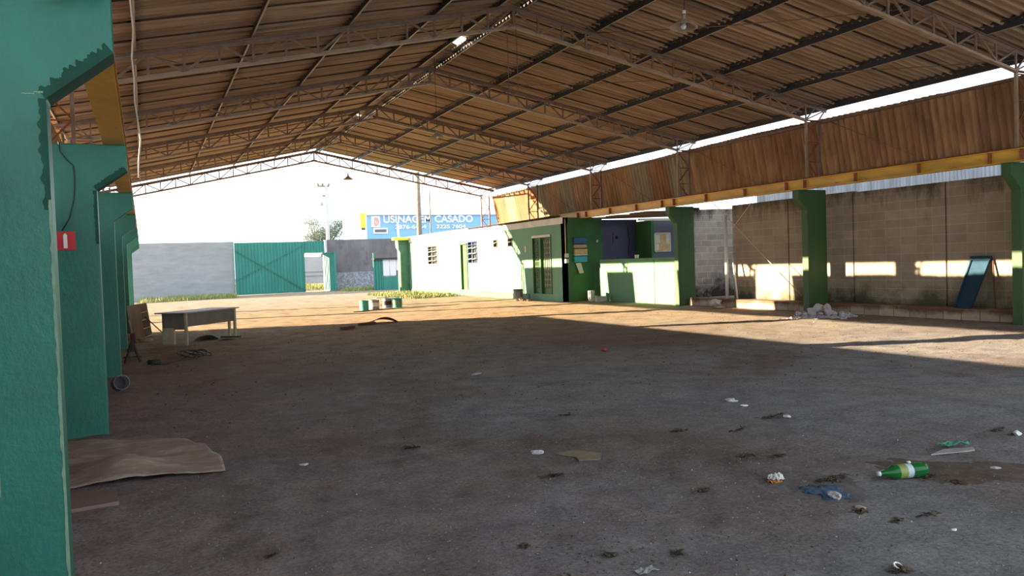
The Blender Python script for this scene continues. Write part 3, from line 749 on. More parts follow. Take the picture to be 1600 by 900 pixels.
# fittings on the side wall
def rel(e_, m_, mt, nm): return m_.build(nm, mt, e_)
e = empty('wall_rack', (14.56, 25.0, 1.4), 'wall rack of blue and brown boxes on the dark green side wall', 'rack')
for nm, z0, z1, mt, dx in (('top_tray', .72, .93, M_bluebright if False else plain('deep blue plastic', (.01, .08, .22), .5), 0), ('brown_tray', .56, .68, M_ply, .0), ('paper_tray', .34, .52, M_cork, .02), ('lower_tray', .28, .33, M_paper, .02), ('turquoise_tray', .04, .25, M_teal, .0)):
    m = MB(); m.box((-.27+dx, -.10, z0), (.27+dx, -.002, z1)); m.build(nm, mt, e, bevel=.006)
m = MB(); m.box((-.24, -.02, 0), (-.20, -.002, .95)); m.box((.20, -.02, 0), (.24, -.002, .95)); m.build('rack_upright', M_dkgreen, e)
m = MB(); m.add([(14.36, 24.95, 1.40), (14.58, 24.94, 1.41), (14.68, 24.92, 1.03), (14.50, 24.93, 1.02), (14.36, 24.958, 1.40), (14.58, 24.948, 1.41), (14.68, 24.928, 1.03), (14.50, 24.938, 1.02)],
                [(3, 2, 1, 0), (4, 5, 6, 7), (0, 1, 5, 4), (1, 2, 6, 5), (2, 3, 7, 6), (3, 0, 4, 7)])
tag(m.build('paper_notice', M_paper, origin=(14.5, 24.94, 1.02)), 'crooked pale paper notice hanging under the wall rack', 'paper')
m = MB(); m.tube([(13.96, 24.95, 1.75), (13.96, 24.95, 3.02)], .022, 8); tag(m.build('conduit_pipe', M_cream, origin=(13.96, 24.95, 1.75)), 'cream conduit running down the office corner to the switch box', 'pipe')
for k, z in enumerate((1.42, 1.62)):
    m = MB(); m.box((13.92, 24.88, z), (14.04, 24.998, z+.15)); tag(m.build('switch_box', M_coping, bevel=.01, origin=(13.98, 24.94, z)), 'small white electrical box on the office corner, %s of two' % ('lower', 'upper')[k], 'box', 'corner electrical boxes')
m = MB(); m.box((15.30, 24.975, 2.15), (15.37, 24.999, 2.24)); tag(m.build('wall_switch', M_coping, bevel=.004, origin=(15.33, 24.98, 2.15)), 'tiny pale switch plate beside the blue recess wall', 'switch')
m = MB(); m.box((13.885, 28.05, 1.9), (13.899, 28.2, 2.15)); tag(m.build('wall_plaque', plain('faded pink plaque', (.42, .36, .30), .7), origin=(13.89, 28.1, 1.9)), 'small faded plaque left of the double door', 'sign')
# cork board
e = empty('notice_board', (17.55, 24.0, 1.74), 'framed cork notice board with pinned papers on the blue grey wall', 'board')
m = MB(); m.box((-.34, -.03, 0), (.34, -.001, .66)); m.build('cork_panel', M_cork, e)
m = MB()
for a, b in (((-.37, -.04, -.02), (.37, -.001, .0)), ((-.37, -.04, .66), (.37, -.001, .69)), ((-.37, -.04, -.02), (-.34, -.001, .69)), ((.34, -.04, -.02), (.37, -.001, .69))): m.box(a, b)
m.build('board_frame', M_coping, e)
for a, b in (((-.32, .3), (-.12, .62)), ((-.32, .05), (-.16, .27)), ((.16, .28), (.32, .64))):
    m = MB(); m.box((a[0], -.036, a[1]), (b[0], -.03, b[1])); m.build('pinned_paper', M_paper, e)
m = MB(); m.lathe([(0, 0), (.07, 0), (.075, .12), (.07, .125), (0, .125)], 14); o = m.build('tin_can', M_coping); o.location = (15.14, 22.15, 1.5); tag(o, 'small pale tin standing on the counter wall', 'can')
# marks/tools on the blue wall
m = MB(); m.lathe([(0, 0), (.06, 0), (.06, .03), (0, .03)], 14, Matrix.Rotation(math.pi/2, 4, 'X')); o = m.build('wall_hook', M_black); o.location = (16.2, 24.999, 2.32); tag(o, 'round black wall fitting on the blue recess wall', 'hook')
m = MB(); m.box((16.02, 24.98, 2.1), (16.05, 24.999, 2.5)); tag(m.build('hanging_tool', M_black, origin=(16.03, 24.99, 2.1)), 'dark narrow tool hanging left of the round fitting', 'tool')
m = MB(); m.tube([(16.7, 24.98, 2.75), (16.72, 24.97, 2.35), (16.78, 24.97, 2.2), (16.70, 24.98, 1.8), (16.72, 24.98, 1.6)], .012, 6); tag(m.build('hanging_cable', M_black, origin=(16.7, 24.98, 2.3)), 'dark cable drooping down the blue recess wall', 'cable')
# recess roof of spaced sheets
def recess_sheet(ya, yb, label):
    m = MB(); n = int((yb-ya)/.177*8)+1; vs = []
    for i in range(n+1):
        y = ya+(yb-ya)*i/n; ww = .024*math.cos(2*math.pi*y/.177)
        vs += [(14.95, y, 3.02+ww), (19.3, y, 3.12+ww)]
    m.add(vs, [(2*i, 2*i+1, 2*i+3, 2*i+2) for i in range(n)], 0, True)
    tag(m.build('roof_sheet', M_rooftile, origin=(17, ya, 3.0)), label, 'roof sheet', 'recess roof sheets')
recess_sheet(21.3, 22.3, 'brown corrugated sheet over the recess, nearest of three'); recess_sheet(23.0, 23.8, 'brown corrugated sheet over the recess, middle of three'); recess_sheet(24.1, 25.2, 'brown corrugated sheet over the recess, furthest of three')
m = MB(); m.box((16.0, 23.2, 2.84), (19.2, 23.28, 2.92)); tag(m.build('steel_joist', M_cream, origin=(16, 23.2, 2.84)), 'pale steel joist spanning the recess above the cork board', 'beam')

# ------------------------------------------------------------------ back of the yard
m = MB(); m.box((-6.0, 54.5, -.3), (5.46, 54.7, 3.50)); struct(m.build('wall_yard', M_fence), 'grey rendered yard wall left of the gate', 'wall')
m = MB(); m.box((11.55, 54.5, -.1), (22, 54.7, 3.52)); struct(m.build('wall_yard_right', M_fenced), 'dark rendered yard wall right of the gate', 'wall')
m = MB(); m.box((11.9, 54.36, -.1), (16.3, 54.5, 1.22)); struct(m.build('trim_4', M_stone), 'rough stone footing of the dark yard wall', 'trim')
m = MB(); m.box((11.40, 54.3, -.1), (11.54, 54.72, 3.5)); tag(m.build('gate_post', M_concrete, origin=(11.6, 54.5, 0), bevel=.02), 'blue grey concrete post at the right end of the gate', 'post')
g_ = empty('metal_gate', (5.46, 54.35, 0), 'wide teal green ribbed metal gate with crossed braces', 'gate')
def rib(m, x0, x1, z0, z1, y=0, pitch=.2):
    n = max(1, round((x1-x0)/pitch)); st_ = (x1-x0)/n; pts = []
    for i in range(n):
        a = x0+i*st_
        pts += [(a, y), (a+st_*.35, y), (a+st_*.45, y-.035), (a+st_*.9, y-.035)]
    pts.append((x1, y))
    vs = []
    for x, yv in pts: vs += [(x, yv, z0), (x, yv, z1)]
    m.add(vs, [(2*i, 2*i+2, 2*i+3, 2*i+1) for i in range(len(pts)-1)])
m = MB(); rib(m, 0, 4.5, .02, 3.42); m.build('ribbed_panel', M_gate, g_)
m = MB(); rib(m, 4.5, 5.92, 2.62, 3.44); m.build('over_door_panel', M_gate, g_)
m = MB(); m.bar((0, -.06, .9), (4.35, -.06, 3.12), .03, .05); m.build('diagonal_brace', M_gatedk, g_)
m = MB(); m.bar((0, -.09, 2.95), (4.5, -.09, .1), .03, .05); m.build('diagonal_brace', M_gatedk, g_)
m = MB(); m.box((0, -.06, -.03), (4.5, .04, .08)); m.build('bottom_rail', M_gatedk, g_)
m = MB(); m.box((4.42, -.05, 0), (4.52, .04, 3.4)); m.build('stile', M_gatedk, g_)
m = MB(); m.box((4.5, -.05, 2.56), (5.78, .04, 2.64)); m.build('door_head', M_coping, g_)
g_ = empty('gate_door', (11.25, 54.25, 0), 'open wicket door of the teal gate, swung inwards', 'door')
g_.rotation_euler = (0, 0, math.radians(-62))
m = MB(); rib(m, 0, 1.2, .05, 2.6, 0, .17); rib(m, 0, 1.2, .05, 2.6, .04, .17); m.build('ribbed_leaf', M_gate, g_)
m = MB(); m.box((0, -.05, .0), (.05, .05, 2.62)); m.box((1.17, -.05, 0), (1.22, .05, 2.62)); m.box((0, -.05, 0), (1.2, .05, .06)); m.box((0, -.05, 2.57), (1.2, .05, 2.63)); m.build('leaf_frame', M_gate, g_)
# meter cabinet
e = empty('meter_cabinet', (13.6, 50.0, 0), 'green electricity meter cabinet with white boxes by the yard wall', 'cabinet')
m = MB(); m.box((0, 0, 0), (.12, .12, 2.45)); m.build('corner_post', M_gate, e)
m = MB(); rib(m, .1, .62, 0, 2.0); m.box((.62, -.02, 0), (2.4, .05, .85)); m.build('green_panel', M_gate, e)
m = MB(); m.box((.0, -.2, 2.0), (2.5, .35, 2.1)); m.build('cabinet_roof', M_black, e)
for i in range(4):
    m = MB(); m.box((.62+i*.45, -.06, .92 if i not in (2,) else 1.25), (1.04+i*.45, .05, 1.95)); m.build('meter_box', M_plastic, e, bevel=.01)
# tufts of grass (uncountable)
def grass(x0, x1, y0, y1, n, h, name_label):
    m = MB(); rng = random.Random(int(x0*7+y0)); vs = []; fs = []
    for i in range(n):
        x = rng.uniform(x0, x1); y = rng.uniform(y0, y1); z = gh(x, y)-.01; a = rng.uniform(0, 6.28); hh = h*rng.uniform(.4, 1.2); ww = .018
        dx, dy = math.cos(a)*ww, math.sin(a)*ww; lx, ly = rng.uniform(-.5, .5)*hh, rng.uniform(-.5, .5)*hh
        k = len(vs); vs += [(x-dx, y-dy, z), (x+dx, y+dy, z), (x+lx*.5+dx*.6, y+ly*.5+dy*.6, z+hh*.6), (x+lx*.5-dx*.6, y+ly*.5-dy*.6, z+hh*.6), (x+lx, y+ly, z+hh)]
        fs += [(k, k+1, k+2, k+3), (k+3, k+2, k+4)]
    m.add(vs, fs)
    tag(m.build('grass', M_grass, origin=((x0+x1)/2, (y0+y1)/2, 0)), name_label, 'grass', kind='stuff')
grass(11.2, 13.7, 34.8, 43.2, 4200, .16, 'yellow green grass along the foot of the sunlit office wall')
grass(-.3, 5.2, 50.5, 54.3, 3600, .30, 'pale weeds along the foot of the grey yard wall')
grass(12.0, 17, 50.5, 54.0, 2200, .25, 'weeds at the foot of the dark yard wall')
grass(8, 13.8, 58, 80, 7000, .35, 'rough grass verge seen through the gate opening')

# ------------------------------------------------------------------ street beyond
m = MB(); m.box((10, 88, -.2), (22.5, 88.3, 2.9)); m.box((10, 87.9, 1.25), (22.5, 88, 1.35)); m.box((10, 87.9, .8), (22.5, 88, .9))
tag(m.build('street_wall', M_greyfence, origin=(16, 88, 0)), 'low grey wall across the street, seen through the gate opening', 'wall')
e = empty('blue_building', (23.82, 90, 0), 'sky blue workshop building across the street with white lettering', 'building')
m = MB(); m.box((0, 0, -.3), (26, 12, 7.62)); m.build('facade', M_bblue, e)
m = MB(); m.box((-.35, -.12, -.3), (.0, .1, 7.7)); m.box((-.05, -.25, 7.62), (26, .1, 7.78)); m.build('white_trim', M_white, e)
m = MB(); m.box((.58, -.1, 6.2), (1.62, -.005, 7.5)); lg = m.build('emblem_board', M_pot, e)
m = MB(); cx, cz = 1.10, 6.85
pts = [(cx+.33*math.cos(t), -.13, cz+.42*math.sin(t)) for t in [2.0-i*.40 for i in range(11)]]
m.tube(pts, .06, 6); m.tube([(cx-.12, -.13, cz-.25), (cx-.12, -.13, cz+.28), (cx+.08, -.13, cz+.2), (cx+.14, -.13, cz), (cx+.02, -.13, cz-.25), (cx-.12, -.13, cz-.25)], .05, 6)
m.build('emblem', M_pink, lg)
m = MB(); m.box((.8, -.1, 5.45), (2.5, -.005, 6.1)); wn = m.build('upper_window', M_white, e)
m = MB(); m.box((.95, -.13, 5.6), (2.35, -.1, 5.95)); m.build('window_glass', M_glass, wn)
def text(s_, size, loc, mt, parent, name='lettering', sx=1.0, bold=0.0):
    cu = bpy.data.curves.new(name, 'FONT'); cu.body = s_; cu.size = size; cu.extrude = .03; cu.offset = bold
    tmp = bpy.data.objects.new(name, cu); COL.objects.link(tmp)
    bpy.context.view_layer.update()
    me = bpy.data.meshes.new_from_object(tmp.evaluated_get(bpy.context.evaluated_depsgraph_get()))
    bpy.data.objects.remove(tmp); me.materials.clear(); me.materials.append(mt)
    o = bpy.data.objects.new(name, me); COL.objects.link(o); o.parent = parent
    o.rotation_euler = (math.pi/2, 0, 0); o.location = loc
    bpy.context.view_layer.update()
    wdt = me.vertices and (max(v.co.x for v in me.vertices)-min(v.co.x for v in me.vertices))
    o.scale = (sx/wdt, 1, 1); return o
text('USINAGEM CASADO', 1.18, (1.98, -.06, 6.72), M_white, e, 'main_lettering', 11.4, 0.022)
text('3876-6464     3225 7604', .62, (3.4, -.06, 5.98), M_white, e, 'telephone_lettering', 9.0, .01)
e = empty('shop_sign', (23.15, 89, 0), 'tall narrow yellow sign beside the blue building', 'sign')
m = MB(); m.box((-.28, -.1, 6.1), (.28, .1, 7.8)); m.build('sign_panel', M_yellow, e)
m = MB(); m.box((-.22, -.13, 5.85), (.22, .1, 6.1)); m.build('sign_foot', M_greyframe, e)
m = MB(); m.tube([(0, 0, 0), (0, 0, 5.9)], .08, 8); m.build('sign_pole', M_white, e)
# poles
def utility_pole(loc, h, rad, label, arms=True, wires=None, mt=None):
    e = empty('utility_pole', loc, label, 'pole')
    m = MB(); m.tube([(0, 0, 0), (0, 0, h)], [rad, rad*.7], 10); m.build('pole_shaft', mt or M_concrete, e)
    if arms:
        for z, a in ((h-.15, .75), (h-1.0, .35)):
            m = MB(); m.box((-a, -.06, z-.06), (a*.4, .06, z+.06)); m.build('cross_arm', M_bark, e)
        for x in (-.7, -.3, .25):
            m = MB(); m.lathe([(0, 0), (.07, 0), (.1, .12), (.05, .22), (0, .24)], 8, Matrix.Translation((x, 0, h-.09))); m.build('insulator', M_bark, e)
        m = MB(); m.tube([(-.5, -.2, h-1.9), (-.5, -.2, h-1.3)], .16, 10); m.build('transformer', M_concrete, e)
    return e
utility_pole((15.0, 70, 0), 9.0, .20, 'pale concrete utility pole behind the gate post')
utility_pole((25.25, 75, 0), 10.9, .30, 'dark wooden utility pole in front of the blue lettering', False, mt=M_bark)
utility_pole((26.45, 75, 0), 9.3, .09, 'slender grey lamp pole right of the dark utility pole', False, mt=M_bark)
rod((14.5, 70, 8.9), (25.25, 75, 8.2), 'thin power line sagging between the pale and the dark pole', .5, .02, 'power_line', M_black, 'cable')
# tree: trunk, limbs and leaf cloud
e = empty('tree', (22.3, 108, -.1), 'hazy round crowned tree beyond the yard gate', 'tree')
m = MB(); m.tube([(0, 0, 0), (-.1, 0, 3), (.1, 0, 4.5)], [.35, .28, .2], 8)
rng = random.Random(4); tips = []
for i in range(16):
    a = rng.uniform(0, 6.28); rr = rng.uniform(.6, 2.3); q = Vector((math.cos(a)*rr*1.25, math.sin(a)*rr, 5.2+rng.uniform(0, 2.5))); tips.append(q)
    m.tube([(.0, 0, 4.0), (q.x*.5, q.y*.5, 5.2), tuple(q)], [.14, .09, .03], 6)
m.build('trunk', M_bark, e)
m = MB(); vs = []; fs = []
for i in range(8200):
    c = rng.choice(tips); v = Vector((rng.gauss(0, .7), rng.gauss(0, .6), rng.gauss(0, .42))); p = c+v
    a = Vector((rng.uniform(-1, 1), rng.uniform(-1, 1), rng.uniform(-1, 1))).normalized(); b = a.orthogonal().normalized(); s_ = rng.uniform(.05, .11)
    k = len(vs); vs += [p-a*s_, p+b*s_*.6, p+a*s_, p-b*s_*.6]; fs.append((k, k+1, k+2, k+3))
m.add(vs, fs); m.build('foliage', M_foliage, e)['kind'] = 'stuff'; e.scale = (1.22, 1.2, 1.06)

# ------------------------------------------------------------------ pendant lamps
def pendant():
    e = empty('pendant_lamp')
    m = MB(); m.lathe([(.20, 0), (.195, .012), (.13, .05), (.065, .095), (.03, .14), (.028, .19), (.0, .19)], 28)
    m.lathe([(.198, .002), (.19, .012), (.125, .045), (.06, .085), (.025, .12), (0, .12)], 28); m.build('lamp_shade', M_lampsh, e)
    m = MB(); m.lathe([(0, -.03), (.03, -.02), (.042, .015), (.03, .055), (.018, .08), (0, .08)], 14); m.build('bulb', M_plastic, e)
    m = MB(); m.tube([(0, 0, .19), (0, 0, 2.2)], .006, 6); m.build('cord', M_black, e)
    m = MB(); m.lathe([(0, .18), (.025, .18), (.025, .24), (0, .24)], 12); m.build('socket', M_plastic, e)
    return e
P0 = pendant()
lamps = [((7.05, 9.0, 4.74), 'enamel pendant lamp hanging nearest the camera, upper right'), ((7.15, 19.5, 4.86), 'pendant lamp hanging in front of the fourth roof truss'),
         ((7.1, 29.2, 4.83), 'small dark pendant lamp against the white sky')]
for i, (l, t) in enumerate(lamps):
    o = P0 if i == 0 else copy_tree(P0)
    o.location = l; tag(o, t, 'lamp', 'pendant lamps under the ridge')
P0.rotation_euler = (0.0, math.radians(4), 0)
for i, (x, y, z0, z1, l) in enumerate(((6.95, 14.6, 5.0, 6.3, 'left'), (7.16, 14.6, 4.75, 6.3, 'right'))):
    m = MB(); m.tube([(x, y, z0), (x+.01, y, (z0+z1)/2), (x, y, z1)], .008, 6)
    tag(m.build('drop_cable', M_steel, origin=(x, y, z0)), 'thin cord hanging from the peak of the third truss, %s of two' % l, 'cord', 'cords under the third truss')
# white cable at left
pts = [(-.03, 8, 5.25), (-.015, 8, 4.5), (0.0, 8, 4.0), (.012, 8, 3.75), (-.01, 8, 3.5), (.0, 8, 3.3), (-.005, 8, 3.1), (.015, 8, 2.9), (.03, 8, 2.75), (.005, 8, 2.55), (.0, 8, 2.4)]
m = MB(); m.tube(pts, .008, 8); tag(m.build('hanging_cable', mat('dusty pale cable', (.52, .46, .36), .6), origin=(0, 8, 2.4)), 'crooked pale cable hanging from the roof near the left column', 'cable')

# red sign and wire on second left column
e = empty('fire_sign', (-.70, 9.148, 1.78), 'square red sign with a white upright mark on the left column', 'sign')
m = MB(); m.box((-.085, -.012, 0), (.085, 0, .19)); m.build('sign_plate', M_red, e, bevel=.004)
m = MB(); m.box((-.022, -.016, .02), (.012, -.012, .155)); m.prism([(-.018, .155), (.008, .155), (.002, .17), (-.012, .17)], 'Y', -.016, -.012); m.build('white_mark', M_white, e)
m = MB(); m.tube([(-.72, 9.13, 2.88), (-.71, 9.135, 2.78), (-.66, 9.14, 2.70), (-.60, 9.14, 2.64), (-.595, 9.14, 2.5), (-.61, 9.14, 2.3), (-.66, 9.14, 2.1), (-.73, 9.14, 1.98)], .006, 6)
tag(m.build('hanging_wire', M_black, origin=(-.66, 9.14, 2.4)), 'thin black wire looping down to the red sign', 'wire')

# ------------------------------------------------------------------ desk
e = empty('desk', (0.44, 20.5, 0), 'old grey laminate desk standing on the dirt by the left columns', 'desk')
def dz(x, y): return gh(x, y)
zf = -.14
def P(x, y, z): return (x-.44, y-20.5, z)
# plan corners of the top: front-left, front-right, back-right, back-left
c = {'fl': (0.66, 19.30), 'fr': (2.02, 20.85), 'br': (1.78, 22.0), 'bl': (0.15, 21.2)}
FL = Vector((0.83, 19.3)); ux = Vector((0.66, 0.751)).normalized(); uy = Vector((-ux.y, ux.x))
def Q(a, b, z): p = FL+ux*a+uy*b; return (p.x-.44, p.y-20.5, z)
def obox(m, a0, a1, b0, b1, z0, z1):
    vs = [Q(a, b, z) for a in (a0, a1) for b in (b0, b1) for z in (z0, z1)]
    m.add(vs, [(0, 1, 3, 2), (4, 6, 7, 5), (0, 4, 5, 1), (2, 3, 7, 6), (0, 2, 6, 4), (1, 5, 7, 3)]); return m
LW, DP, HT = 1.85, .66, .62
fixn(obox(MB(), -.10, LW+.08, -.05, DP+.12, HT-.03, HT).build('desk_top', M_woodtop, e, bevel=.004))
obox(MB(), .04, LW-.06, .02, .04, HT-.34, HT-.03).build('modesty_panel', M_wood, e)
obox(MB(), .0, .03, .05, DP, HT-.40, HT-.03).build('side_panel', M_wood, e)
obox(MB(), .0, .05, .0, .06, zf, HT-.03).build('leg', M_cream, e)
obox(MB(), -.005, .04, DP-.32, DP, zf+.02, HT-.36).build('panel_leg', M_cream, e)
obox(MB(), LW-.06, LW, .0, .05, zf, HT-.03).build('leg', M_cream, e)
obox(MB(), LW-.06, LW, .16, .21, zf+.04, HT-.03).build('leg', M_cream, e)
obox(MB(), LW-.08, LW, -.12, .42, zf, zf+.04).build('foot_rail', M_greyframe, e)
for n_, (x, y, sx, sy, l) in enumerate(((1.35, 20.6, .30, .10, 'black rag bundle lying in the shade under the desk'), (1.75, 20.0, .24, .08, 'flat dark rag on the dirt in front of the desk'))):
    m = MB(); rng = random.Random(n_+20)
    ring = 16; prof = [(1, 0), (.85, .35), (.5, .8), (0, 1)]; vs = []
    for rr, zz in prof:
        for k in range(ring):
            t = 6.283*k/ring; q = 1+.3*noise.noise(Vector((math.cos(t)*2, math.sin(t)*2, n_*5)))
            vs.append((sx*rr*q*math.cos(t), sy*2*rr*q*math.sin(t), zz*(.12 if n_ == 0 else .04)))
    fs = [(i*ring+k, i*ring+(k+1) % ring, (i+1)*ring+(k+1) % ring, (i+1)*ring+k) for i in range(3) for k in range(ring)]
    m.add(vs, fs, 0, True); o = m.build('cloth_rag', M_black); o.location = (x, y, gh(x, y)); tag(o, l, 'rag')

# ------------------------------------------------------------------ leaning shelf unit and junk by the left columns
e = empty('shelf_unit', (-.33, 22.2, gh(-.3, 22.2)), 'tilted open wooden shelf unit leaning among the left columns', 'shelf', rz=math.radians(-12))
e.rotation_euler = (0, math.radians(-7), math.radians(-10))
m = MB(); m.box((0, 0, 0), (.30, .02, .88)); m.build('side_panel', M_ply, e)
m = MB(); m.box((0, 1.0, 0), (.30, 1.02, .88)); m.build('side_panel', M_ply, e)
m = MB(); m.box((0, .02, 0), (.015, 1.0, .88)); m.build('back_panel', M_dkwood, e)
for z in (.0, .22, .44, .64, .86):
    m = MB(); m.box((.015, .02, z), (.30, 1.0, z+.02)); m.build('shelf', M_ply, e)
m = MB(); m.bar((.0, 0, .0), (.62, -1.2, .40), .02, .02) if False else None
m = MB(); m.tube([(-.02, 22.4, .42), (.43, 22.0, -.06)], .014, 8); tag(m.build('iron_bar', M_rubber, origin=(.2, 22.2, .2)), 'thin dark bar leaning from the shelf unit towards the desk', 'bar')
m = MB(); m.lathe([(0, 0), (.1, 0), (.13, .32), (.11, .34), (0, .30)], 16); o = m.build('plastic_bucket', M_bluebright); o.location = (-.22, 24.9, .48); o.rotation_euler = (0, .3, 0)
o.location = (-.24, 27.0, gh(-.24, 27)); o.scale = (1, 1, 1)
m = MB(); m.lathe([(.0, 0), (.11, 0), (.14, .60), (.125, .60), (.1, .02), (0, .02)], 16); bpy.data.objects.remove(o); o = m.build('plastic_barrel', M_bluebright); o.location = (-.18, 27.6, gh(-.18, 27.6)); o.rotation_euler = (0, math.radians(-6), 0)
tag(o, 'bright blue plastic tub standing behind the leaning shelf unit', 'tub')
m = MB(); m.box((-.06, -.05, 0), (.06, .05, .26)); o = m.build('wood_block', plain('dull red paint', (.12, .03, .035), .7), bevel=.03); o.location = (-.30, 21.0, gh(-.3, 21)); tag(o, 'dull red block standing against the left column row', 'block')
m = MB(); m.bar((-.26, 21.2, gh(-.26, 21.2)+.01), (-.38, 21.5, .40), .04, .02); tag(m.build('wood_lath', M_ply, origin=(-.3, 21.3, 0)), 'pale wood slat leaning beside the dull red block', 'slat')
m = MB(); m.lathe([(.0, 0), (.16, 0), (.17, .05), (.10, .09), (0, .09)], 14); o = m.build('dirt_tray', M_ply); o.location = (-.02, 21.4, gh(0, 21.4)); tag(o, 'shallow orange brown tray at the foot of the shelf unit', 'tray')
# trestle / axle stand
e = empty('axle_stand', (-.26, 16.6, gh(-.26, 16.6)), 'dark metal stand with a pointed top beside the left columns', 'stand')
for k in range(4):
    a = math.pi/4+k*math.pi/2; m = MB(); m.bar((.19*math.cos(a), .19*math.sin(a), 0), (.02*math.cos(a), .02*math.sin(a), .33), .03, .03); m.build('leg', M_rubber, e)
m = MB(); m.lathe([(.10, .20), (.02, .42), (0, .42)], 4); m.build('stand_top', M_rubber, e)
m = MB(); m.box((-.16, -.02, .08), (.16, .02, .11)); m.build('cross_bar', M_rubber, e)
m = MB(); m.tube([(.0, 15.95, .0-.12), (.22, 15.9, -.12)], .05, 12); tag(m.build('metal_pipe', M_rubber, origin=(.1, 15.9, -.14)), 'short dark pipe lying at the foot of the axle stand', 'pipe')
# drum ring near third column
m = MB(); Mx = Matrix.Rotation(math.radians(80), 4, 'X') @ Matrix.Rotation(0, 4, 'Z')
m.lathe([(.075, 0), (.098, 0), (.105, .01), (.105, .22), (.095, .22), (.085, .03), (0, .03)], 28, Mx)
o = m.build('metal_can', mat('pale rimmed tin', (.20, .19, .19), .4, .3, 8, metal=.4)); o.location = (-.40, 12.55, gh(-.4, 12.5)+.10); o.rotation_euler = (0, 0, math.radians(14)); fixn(o)
dd = MB().lathe([(0, .05), (.093, .05)], 24, Mx).build('inside_shade', M_black, o)  # black disc painting the shade inside the open tin
tag(o, 'round open tin lying on its side by the third left column', 'tin')
# wire coil
m = MB(); pts = []
for i in range(120):
    t = i/119; a = t*math.pi*2*4.2; rr = .17+.05*math.sin(t*9)
    pts.append((.80+rr*math.cos(a)*1.1+.10*math.sin(t*7), 16.4+rr*math.sin(a)*1.5, gh(.8, 16.4)+.02+.11*abs(math.sin(a*.53))))
pts += [(.55, 16.0, gh(.55, 16)+.01), (.3, 15.7, gh(.3, 15.7)+.01), (.1, 15.8, gh(.1, 15.8)+.01)]
m.tube(pts, .010, 6); tag(m.build('wire_coil', M_rubber, origin=(.8, 16.4, -.14)), 'loose tangle of dark wire on the dirt in front of the desk', 'wire')

# ------------------------------------------------------------------ warped board and red board
m = MB(); nx_, ny_ = 40, 34; vs = []
def wq(s_, t_):
    # corners: near-left, near-right, far-right, far-left
    A = Vector((-.72, 6.93)); B = Vector((.60, 6.80)); C_ = Vector((.46, 8.30)); D_ = Vector((-.80, 8.95))
    p = (A*(1-s_)+B*s_)*(1-t_)+(D_*(1-s_)+C_*s_)*t_
    if s_ > .75: p.x -= (s_-.75)*.9*(abs(t_-.35)**1.2)
    return p
for j in range(ny_+1):
    for i in range(nx_+1):
        s_, t_ = i/nx_, j/ny_; p = wq(s_, t_); z = gh(p.x, p.y)+.012
        z += .14*math.exp(-((s_-.38)/.22)**2-((t_-.22)/.17)**2)+.07*math.exp(-((t_-.45-.2*s_)/.08)**2)*(.4+s_*.6)*(1-s_*.5)
        z += .02*max(0, 1-t_*4)*(1-abs(s_-.5)*1.6)+.02*noise.noise(Vector((s_*5, t_*5, 1)))*.5
        vs.append((p.x, p.y, max(z, gh(p.x, p.y)+.006)))
n = nx_+1
m.add(vs, [(j*n+i, j*n+i+1, (j+1)*n+i+1, (j+1)*n+i) for j in range(ny_) for i in range(nx_)], 0, True)
o = m.build('warped_board', M_card, origin=(0, 7.6, -.15)); sm = o.modifiers.new('solid', 'SOLIDIFY'); sm.thickness = .008; sm.offset = 1
tag(o, 'large warped brown hardboard sheet on the dirt beside the left column', 'board')
m = MB(); z = -.14; m.prism([(-.75, 6.75), (-.27, 6.66), (-.235, 6.28), (-.80, 6.20)], 'Z', -.155, -.122)
fixn(m.build('floor_board', M_tile, origin=(-.5, 6.5, -.15))); o = bpy.data.objects['floor_board']; tag(o, 'flat reddish board lying in front of the warped hardboard', 'board')

# ------------------------------------------------------------------ paint cans
def can(x, y, rr, h, mt, label, bandm=None, lidm=None):
    e = empty('paint_can', (x, y, gh(x, y)), label, 'can', 'paint cans in the middle of the floor')
    m = MB(); m.lathe([(0, 0), (rr, 0), (rr, .01), (rr*.985, .015), (rr*.985, h-.02), (rr, h-.01), (rr, h), (rr*.9, h), (rr*.9, h-.02), (0, h-.02)], 22); m.build('can_body', mt, e)
    m = MB(); m.lathe([(rr*.995, h*.3), (rr*.995, h*.72)], 22); m.build('can_label', bandm or mt, e)
M_can1 = mat('green paint can', (.03, .30, .22), .5, .25, 9); M_can2 = mat('grey tin', (.28, .30, .30), .4, .3, 9); M_can3 = mat('olive can', (.12, .22, .12), .5, .3, 9)
can(7.30, 28.35, .17, .37, M_can1, 'green paint can at the left end of the row of cans', M_can1)
can(7.75, 28.65, .20, .36, M_can2, 'grey paint can with a white patch, second from the left', M_white)
can(8.38, 29.10, .18, .38, M_can2, 'grey and black paint can, third from the left', M_black)
can(8.72, 28.9, .20, .36, M_can1, 'green streaked paint can at the right end of the row', M_can3)
m = MB(); m.bar((7.9, 28.9, .335), (9.0, 29.0, .36), .12, .02); m.v = [(a, b, c+.0) for a, b, c in m.v]
tag(m.build('wood_plank', M_ply, origin=(8.4, 28.9, .34)), 'thin plank resting across the tops of the paint cans', 'plank')
m = MB(); m.bar((6.7, 27.6, gh(7, 27.6)+.02), (8.3, 28.1, gh(8, 28)+.02), .06, .03); tag(m.build('wood_plank', M_dkwood, origin=(7.5, 27.8, 0)), 'dark slat lying on the ground in front of the paint cans', 'plank')
for x, y, l, a, lb in ((4.8, 20.4, .42, .3, 'small dark plank on the ground nearest the camera of the scattered planks'), (5.55, 21.3, .5, .1, 'dark plank on the ground at the shadow edge')):
    m = MB(); m.bar((-l/2, 0, .04), (l/2, .05, .05), .12, .07); o = m.build('wood_plank', M_dkwood, bevel=.01); o.location = (x, y, gh(x, y)); o.rotation_euler = (0, 0, a); tag(o, lb, 'plank')
m = MB(); vs = []; n1, n2 = 14, 8
